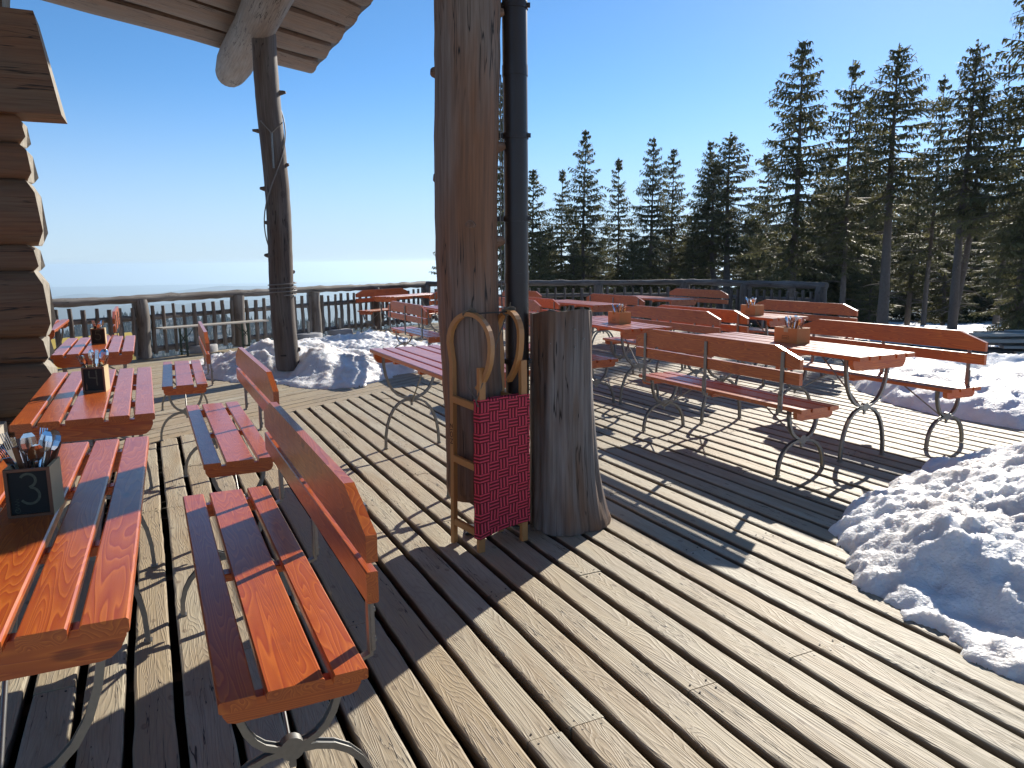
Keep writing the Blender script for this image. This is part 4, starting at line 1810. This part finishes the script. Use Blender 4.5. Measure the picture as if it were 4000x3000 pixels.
# ------------------------------------------------------------------ spruces
def spruce(seed, H, rb, cs, Rm, dens=1.0, droop=.25, twin=False, dead=.0):
    """returns trunk MB and crown arrays; height H, crown starts at fraction cs, max radius Rm"""
    rr = random.Random(seed)
    tm = MB()
    stems = [((0, 0), 1.0)]
    if twin:
        stems.append(((.55, .1), .86))
    V_, Q, T_ = [], [], []

    def quad(c, ax, bx, tone):
        b = len(V_)
        V_.extend([c - ax * .15 - bx, c - ax * .15 + bx, c + ax + bx * .35, c + ax - bx * .35])
        Q.append((b, b + 1, b + 2, b + 3))
        T_.extend([tone] * 4)
    for (ox, oy), hs in stems:
        hh = H * hs
        n = 12
        path = []
        for i in range(n + 1):
            u = i / n
            path.append((ox * min(1, u * 2.5) + .05 * math.sin(u * 5 + seed), oy + .05 * math.cos(u * 4 + seed), -.3 + (hh + .3) * u))
        tm.tube(path, [max(.012, rb * hs * (1.12 - i / n * 1.08)) for i in range(n + 1)], 10, True, .06, seed)
        z = hh * cs
        # dead sticks under the crown
        for _ in range(int(dead * 30)):
            zz = rr.uniform(.06, cs + .15) * hh
            a = rr.uniform(0, 6.28)
            ln_ = rr.uniform(.4, 1.3)
            p = Vector((ox * min(1, zz / hh * 2.5), oy, zz))
            d = Vector((math.cos(a), math.sin(a), rr.uniform(-.35, .15)))
            tm.tube([p, p + d * ln_ * .5 + Vector((0, 0, .03)), p + d * ln_ + Vector((0, 0, rr.uniform(-.25, .05)))], [.018, .011, .004], 4, False)
        while z < hh - .10:
            u = (z / hh - cs) / (1 - cs)
            prof = Rm * hs * (min(1, (.50 + u * 3.2)) * (1 - u) ** .78 + .05)
            nb = rr.randint(4, 6) if u < .85 else rr.randint(3, 5)
            a0 = rr.uniform(0, 6.28)
            for b in range(nb):
                if rr.random() > dens:
                    continue
                a = a0 + 6.283 * b / nb + rr.uniform(-.35, .35)
                L = prof * rr.choice((rr.uniform(.45, .8), rr.uniform(.8, 1.12), rr.uniform(.85, 1.2)))
                dh = Vector((math.cos(a), math.sin(a), 0))
                sd = Vector((-dh.y, dh.x, 0))
                p0 = Vector((ox * min(1, z / hh * 2.5), oy, z))
                elev = (.55 * u - .1 - droop * (1 - u)) + rr.uniform(-.12, .12)
                ns = max(4, int(L / .10))
                pts = []
                for i in range(ns + 1):
                    s = i / ns
                    pts.append(p0 + dh * (L * s) + Vector((0, 0, L * (elev * s - droop * .9 * s * s + droop * 1.0 * s ** 3 * 1.0))))
                tm.tube([pts[0], pts[ns // 2], pts[-1]], [.010 + .012 * L, .008 + .005 * L, .004], 4, False)
                tone0 = rr.uniform(0, .6)
                for i in range(1, ns + 1):
                    s = i / ns
                    wt = min(.44, L * .42) * (1 - .62 * s) * (.55 + .9 * min(1, s * 2.2)) + .05
                    for sg in (-1, 1):
                        if s < .22 and rr.random() < .6:
                            continue
                        c = pts[i]
                        dirv = (dh * rr.uniform(.35, .8) + sd * sg * rr.uniform(.55, 1.0) + Vector((0, 0, rr.uniform(-.45, .05)))).normalized()
                        ln_ = wt * rr.uniform(.7, 1.25)
                        side = dirv.cross(Vector((0, 0, 1))).normalized()
                        tn = min(1, max(0, tone0 + rr.uniform(-.1, .4)))
                        quad(c, dirv * ln_, side * (.026 + .028 * rr.random()) + Vector((0, 0, rr.uniform(-.012, .012))), tn)
                        # pendulous twiglets
                        for _k in range(4):
                            hp = c + dirv * (ln_ * rr.uniform(.2, .9))
                            hd = (Vector((rr.uniform(-.4, .4), rr.uniform(-.4, .4), -1)) + dirv * .5).normalized()
                            quad(hp, hd * rr.uniform(.04, .12), (dirv.cross(hd)).normalized() * rr.uniform(.018, .034), tn * .8)
                    # tip up
                    if i == ns:
                        quad(pts[i], (dh * .7 + Vector((0, 0, .45))) * .16, sd * .03, tone0)
            z += rr.uniform(.16, .28) * (1 if u > .4 else 1.15) * (H / 9) ** .4
        # leader
        tp = Vector((ox, oy, hh))
        for k in range(26):
            a = rr.uniform(0, 6.28)
            q = rr.random()
            dv = Vector((math.cos(a), math.sin(a), .9))
            quad(tp - Vector((0, 0, q * .7)), dv * (.03 + .14 * q), Vector((-dv.y, dv.x, 0)) * .06, rr.random())
    return tm, np.array([tuple(v) for v in V_]), np.array(Q), np.array(T_)


PROTO = {}


def proto(key, *a, **k):
    tm, v, q, t = spruce(*a, **k)
    root = empty('spruce_tree', (0, 0, 0))
    tm.build('trunk', M['bark'], root)
    np_mesh('crown', v, q, M['needle'], smooth=False, tone=t, parent=root)
    PROTO[key] = [root, False, a[1]]


proto('full', 1, 9.0, .15, .26, 1.95, 1.0, .25, dead=.5)
proto('tall', 2, 9.5, .17, .44, 1.85, .95, .30, dead=1.0)
proto('sparse', 3, 9.0, .10, .28, 1.35, .75, .30, dead=.8)
proto('twin', 4, 9.0, .17, .44, 1.75, .95, .28, twin=True, dead=1.0)
proto('narrow', 5, 8.5, .11, .10, 1.55, .95, .22)
proto('bushy', 6, 6.0, .12, .04, 1.90, 1.0, .18)
proto('wispy', 7, 8.5, .09, .16, 1.35, .80, .26, dead=.3)


def tree(key, vx, vy_top, dist, label, wide=1.0, rot=0.0, lean=0.0):
    p = at_y(vx * 1.8083, vy_top * 1.8083, dist)
    gz = ground_z(p.x, dist) - .1
    H = p.z - gz
    pr = PROTO[key]
    if pr[1]:
        o = copy_tree(pr[0])
    else:
        o = pr[0]
        pr[1] = True
    s = H / pr[2]
    o.location = (p.x, dist, gz)
    o.scale = (s * wide, s * wide, s)
    o.rotation_euler = (0, lean, rot)
    tag(o, label, 'spruce tree', 'spruces beyond the deck')
    return o


TREES = [
    ('full', 1736, 88, 21, 'tall full spruce, the leftmost of the high ones behind the right railing end', .95, 1.0),
    ('sparse', 1848, 128, 20, 'thin sparse spruce right of the first tall full one', 1.0, 2.0),
    ('tall', 1945, 92, 19, 'tall spruce with bare lower trunk above the rightmost bench', 1.05, .5),
    ('sparse', 2040, 160, 20.5, 'skinny ragged spruce between two tall ones at the right', .9, 4.0),
    ('twin', 2112, 85, 17.5, 'twin stemmed tall spruce with the thickest bare trunk at the right', .85, .2),
    ('full', 2285, -120, 16.0, 'huge spruce cut off by the right edge of the picture', 1.0, 1.7),
    ('bushy', 2240, 330, 15.5, 'dense browner young spruce at the right edge below the huge one', .75, 3.3),
    ('twin', 1580, 285, 27, 'broad double topped spruce in the middle of the tree line', 1.15, 2.6),
    ('full', 1535, 306, 28, 'spruce adjoining the left side of the broad double topped one', .8, 5.0),
    ('full', 1412, 298, 28, 'mid height spruce left of the broad double topped one', .75, 3.9),
    ('narrow', 1455, 322, 30, 'slim spruce touching the right side of a mid height one', .95, 1.1),
    ('wispy', 1337, 341, 29, 'wispy thin spruce between two fuller ones in the left part of the tree line', .95, .9),
    ('narrow', 1264, 281, 27, 'pointed slender spruce, highest in the left part of the tree line', .95, 2.2),
    ('wispy', 1215, 366, 28, 'small spruce left of the pointed slender one', 1.05, 4.4),
    ('narrow', 1152, 366, 26, 'spruce just right of the downpipe', 1.2, 3.1),
    ('full', 1085, 178, 24, 'spruce showing in the gap between the thick post and the downpipe', .55, 5.4),
    ('full', 975, 440, 20, 'spruce hidden by the thick post with twigs sticking out at its left', .85, .4),
    ('wispy', 1660, 330, 30, 'spruce behind the tallest full one, on its left side', 1.2, 2.9),
    ('narrow', 1795, 330, 29, 'darker spruce filling the gap right of the tallest full one', 1.1, 3.7),
    ('narrow', 1880, 215, 27, 'slim spruce behind the sparse one at the right', 1.0, .7),
    ('full', 1990, 330, 26, 'spruce in the second row behind the ragged skinny one', .9, 2.4),
    ('bushy', 1890, 500, 24, 'low bushy spruce between the bare trunks at the right', .8, 4.0),
    ('bushy', 1760, 470, 26, 'low bushy spruce behind the right railing end', .9, 1.4),
    ('bushy', 1640, 500, 25, 'low bushy spruce behind the middle of the short railing', .8, 2.0),
    ('bushy', 1500, 505, 27, 'low bushy spruce behind the railing corner', .9, 5.1),
    ('bushy', 1370, 520, 26, 'low bushy spruce beyond the middle railing', .8, 3.0),
    ('bushy', 1240, 520, 26, 'low bushy spruce beyond the railing near the stump', .8, .1),
    ('bushy', 1165, 500, 24, 'low bushy spruce beyond the railing beside the downpipe', .7, 1.9),
    ('full', 2190, 300, 24, 'background spruce at the right edge behind the twin stemmed one', 1.0, 1.2),
    ('narrow', 2060, 420, 25, 'background spruce low between the two right bare trunks', 1.2, 1.8),
    ('bushy', 2195, 600, 17, 'small green sapling on the snow patch at the right', .55, 2.7),
]
for key, vx, vy, dist, lab, wide, rot in TREES:
    tree(key, vx, vy, dist, lab, wide, rot)

# denser wood behind as one mass
rr = random.Random(77)
tv, tq, tt = [], [], []
_, bv, bq, bt = spruce(21, 8.0, .12, .10, 1.9, .8, .22)
_, cv, cq, ct_ = spruce(22, 7.0, .12, .05, 1.8, .8, .22)
off = 0
for i in range(84):
    az = rr.uniform(2, 44)
    dist = rr.uniform(27 if az < 25 else 36, 50)
    x, y = dist * math.sin(R(az)), dist * math.cos(R(az))
    v, q, t = (bv, bq, bt) if i % 2 else (cv, cq, ct_)
    a = rr.uniform(0, 6.28)
    s = rr.uniform(.75, 1.1)
    # keep tops low enough: crown tops stay under the photographed skyline
    lim = CAM_H + y * rr.uniform(.6, 1.0) * (.045 if az < 12 else .08 if az < 22 else .15)
    gz = ground_z(x, y)
    s = min(s, max(.3, (lim - gz) / 8.0))
    c, sn = math.cos(a), math.sin(a)
    vv = np.stack([x + s * 1.3 * (v[:, 0] * c - v[:, 1] * sn), y + s * 1.3 * (v[:, 0] * sn + v[:, 1] * c), gz + s * v[:, 2]], 1)
    tv.append(vv)
    tq.append(q + off)
    tt.append(t)
    off += len(vv)
wood = np_mesh('spruce_wood', np.concatenate(tv), np.concatenate(tq), M['needle'], smooth=False, tone=np.concatenate(tt))
tag(wood, 'dark spruce wood filling in behind the single trees', 'forest', kind='stuff')

# ------------------------------------------------------------------ forested ridge, valley, far hills
M['ridge_floor'] = mat_plain('ridge_forest_floor', (0.04, 0.045, 0.04), .9, 0, .03, .5, 0, .01, (0.14, 0.15, 0.16))


def az_pt(az, dist, elev):
    return (dist * math.sin(R(az)), dist * math.cos(R(az)), CAM_H + dist * math.tan(R(elev)))


ridge_az = np.linspace(-50, 25, 90)
prof = np.interp(ridge_az, [-50, -36, -32, -30, -28, -26, -22, -19, -14, -8, 0, 25], [-7.0, -6.2, -5.2, -4.3, -3.75, -3.7, -3.9, -4.2, -4.6, -5.0, -5.4, -6])
rows = []
for k in range(26):
    u = k / 25
    dist = 900 - 560 * u
    el = prof - 13 * u ** 1.15
    nz = (fbm(ridge_az * .35 + 5, np.full_like(ridge_az, u * 9), 4) - .5) * 10 * min(1, u * 4 + .1)
    xs = dist * np.sin(np.radians(ridge_az))
    ys = dist * np.cos(np.radians(ridge_az))
    zs = CAM_H + dist * np.tan(np.radians(el)) + nz
    rows.append(np.stack([xs, ys, zs], 1))
back = rows[0].copy()
back[:, 0] *= 1.35
back[:, 1] *= 1.35
back[:, 2] = -300
rows = [back] + rows
RV = np.concatenate(rows)
nc = len(ridge_az)
ii = (np.arange(len(rows) - 1)[:, None] * nc + np.arange(nc - 1)[None]).ravel()
tag(np_mesh('ridge_slope', RV, np.stack([ii, ii + nc, ii + nc + 1, ii + 1], 1), M['ridge_floor']), kind='structure')
rs = np.random.RandomState(5)
V_, F_, T_ = [], [], []
off = 0
nt_ = 11000
RR = np.array(rows[1:])
for i in range(nt_):
    u = rs.rand() ** 1.0 * 24.5 if i > 700 else rs.rand() * .8
    c = rs.rand() * (nc - 12) + 4
    iu, ic = int(u), int(c)
    fu, fc = u - iu, c - ic
    p = (RR[iu, ic] * (1 - fu) + RR[iu + 1, ic] * fu) * (1 - fc) + (RR[iu, ic + 1] * (1 - fu) + RR[iu + 1, ic + 1] * fu) * fc
    h = rs.uniform(6, 11)
    r = h * rs.uniform(.16, .24)
    n = 6
    ph = rs.rand() * 6
    vs_ = []
    for (fr_, fz) in ((1.0, .02), (.62, .40), (.85, .38), (.35, .75)):
        for k in range(n):
            a = ph + 6.283 * k / n
            jr = r * fr_ * rs.uniform(.75, 1.2)
            vs_.append((p[0] + jr * math.cos(a), p[1] + jr * math.sin(a), p[2] + h * fz * rs.uniform(.95, 1.05)))
    vs_.append((p[0], p[1], p[2] + h))
    b = off
    fs = []
    for lv in (0, 2):
        for k in range(n):
            k2 = (k + 1) % n
            fs.append((b + lv * n + k, b + lv * n + k2, b + (lv + 1) * n + k2, b + (lv + 1) * n + k))
    for k in range(n):
        k2 = (k + 1) % n
        fs.append((b + 3 * n + k, b + 3 * n + k2, b + 4 * n, b + 4 * n))
    V_ += vs_
    F_ += fs
    T_ += [rs.rand()] * len(vs_)
    off += len(vs_)
me = bpy.data.meshes.new('ridge_forest')
me.from_pydata(V_, [], [f if f[2] != f[3] else f[:3] for f in F_])
at = me.attributes.new('tone', 'FLOAT', 'POINT')
at.data.foreach_set('value', np.array(T_, dtype=np.float32))
me.materials.append(M['needle_far'])
ro = bpy.data.objects.new('ridge_forest', me)
COL.objects.link(ro)
tag(ro, 'dark spruce forest covering the ridge beyond the left railing', 'forest', kind='stuff')

M['hill'] = mat_plain('far_hill_forest', (0.045, 0.06, 0.05), .9, 0, .004, .5, 0, .01, (0.11, 0.11, 0.09))
M['valley'] = mat_plain('valley_fields', (0.10, 0.11, 0.085), .95, 0, .0016, .5, 0, .01, (0.045, 0.06, 0.045))


def hills(name, dist, az0, az1, pts, depth, seed, rough, base_el=-3.4):
    az = np.linspace(az0, az1, 260)
    el = np.interp(az, [p[0] for p in pts], [p[1] for p in pts]) + (fbm(az * .9 + seed, az * 0 + seed, 5) - .5) * rough
    rows = []
    for k, (dd, f) in enumerate(((dist - depth, 0), (dist - depth * .55, .45), (dist - depth * .25, .8), (dist, 1), (dist + depth, .1))):
        e = base_el + (el - base_el) * f + (fbm(az * 1.5 + seed + k * 7, az * 0 + k, 4) - .5) * rough * (1 if 0 < k < 3 else 0)
        rows.append(np.stack([dd * np.sin(np.radians(az)), dd * np.cos(np.radians(az)), CAM_H + dd * np.tan(np.radians(e))], 1))
    V_ = np.concatenate(rows)
    n = len(az)
    ii = (np.arange(len(rows) - 1)[:, None] * n + np.arange(n - 1)[None]).ravel()
    tag(np_mesh(name, V_, np.stack([ii, ii + 1, ii + n + 1, ii + n], 1), M['hill']), kind='structure')


hills('far_hills', 11500, -60, 62, [(-60, -1.9), (-34, -1.80), (-30, -1.66), (-26, -1.62), (-20, -1.66), (-15, -1.60), (-8, -1.7), (62, -1.8)], 900, 3, .10)
hills('middle_hills', 7000, -60, 62, [(-60, -2.1), (-33, -2.2), (-29.5, -1.85), (-27, -2.1), (-24, -1.85), (-21, -1.55), (-17, -1.62), (-12, -1.95), (-8, -1.7), (0, -2.1), (62, -2.1)], 900, 9, .08)
hills('near_hills', 4000, -60, 62, [(-60, -2.6), (-35, -2.35), (-31, -2.5), (-26, -2.75), (-18, -2.6), (-10, -2.9), (62, -2.9)], 900, 14, .25, -4.6)
m = MB()
n = 48
ring = [(13500 * math.sin(2 * math.pi * i / n), 13500 * math.cos(2 * math.pi * i / n), -330) for i in range(n)]
m.add(ring + [(0, 0, -330)], [(i, n, (i + 1) % n) for i in range(n)])
tag(m.build('valley_floor', M['valley']), kind='structure')

# ------------------------------------------------------------------ haze
hz = MB()
hz.box((0, 0, -158.5), (28000, 28000, 345))
ho = hz.build('haze', M['snow'])
mh = bpy.data.materials.new('haze_air')
mh.use_nodes = True
mh.node_tree.nodes.clear()
mo = mh.node_tree.nodes.new('ShaderNodeOutputMaterial')
pv = mh.node_tree.nodes.new('ShaderNodeVolumePrincipled')
pv.inputs['Color'].default_value = (.68, .86, 1.0, 1)
pv.inputs['Density'].default_value = 1.6e-4
pv.inputs['Anisotropy'].default_value = 0.5
mh.node_tree.links.new(pv.outputs[0], mo.inputs['Volume'])
ho.data.materials.clear()
ho.data.materials.append(mh)
tag(ho, 'pale blue haze over the valley and the distant hills', 'haze', kind='stuff')
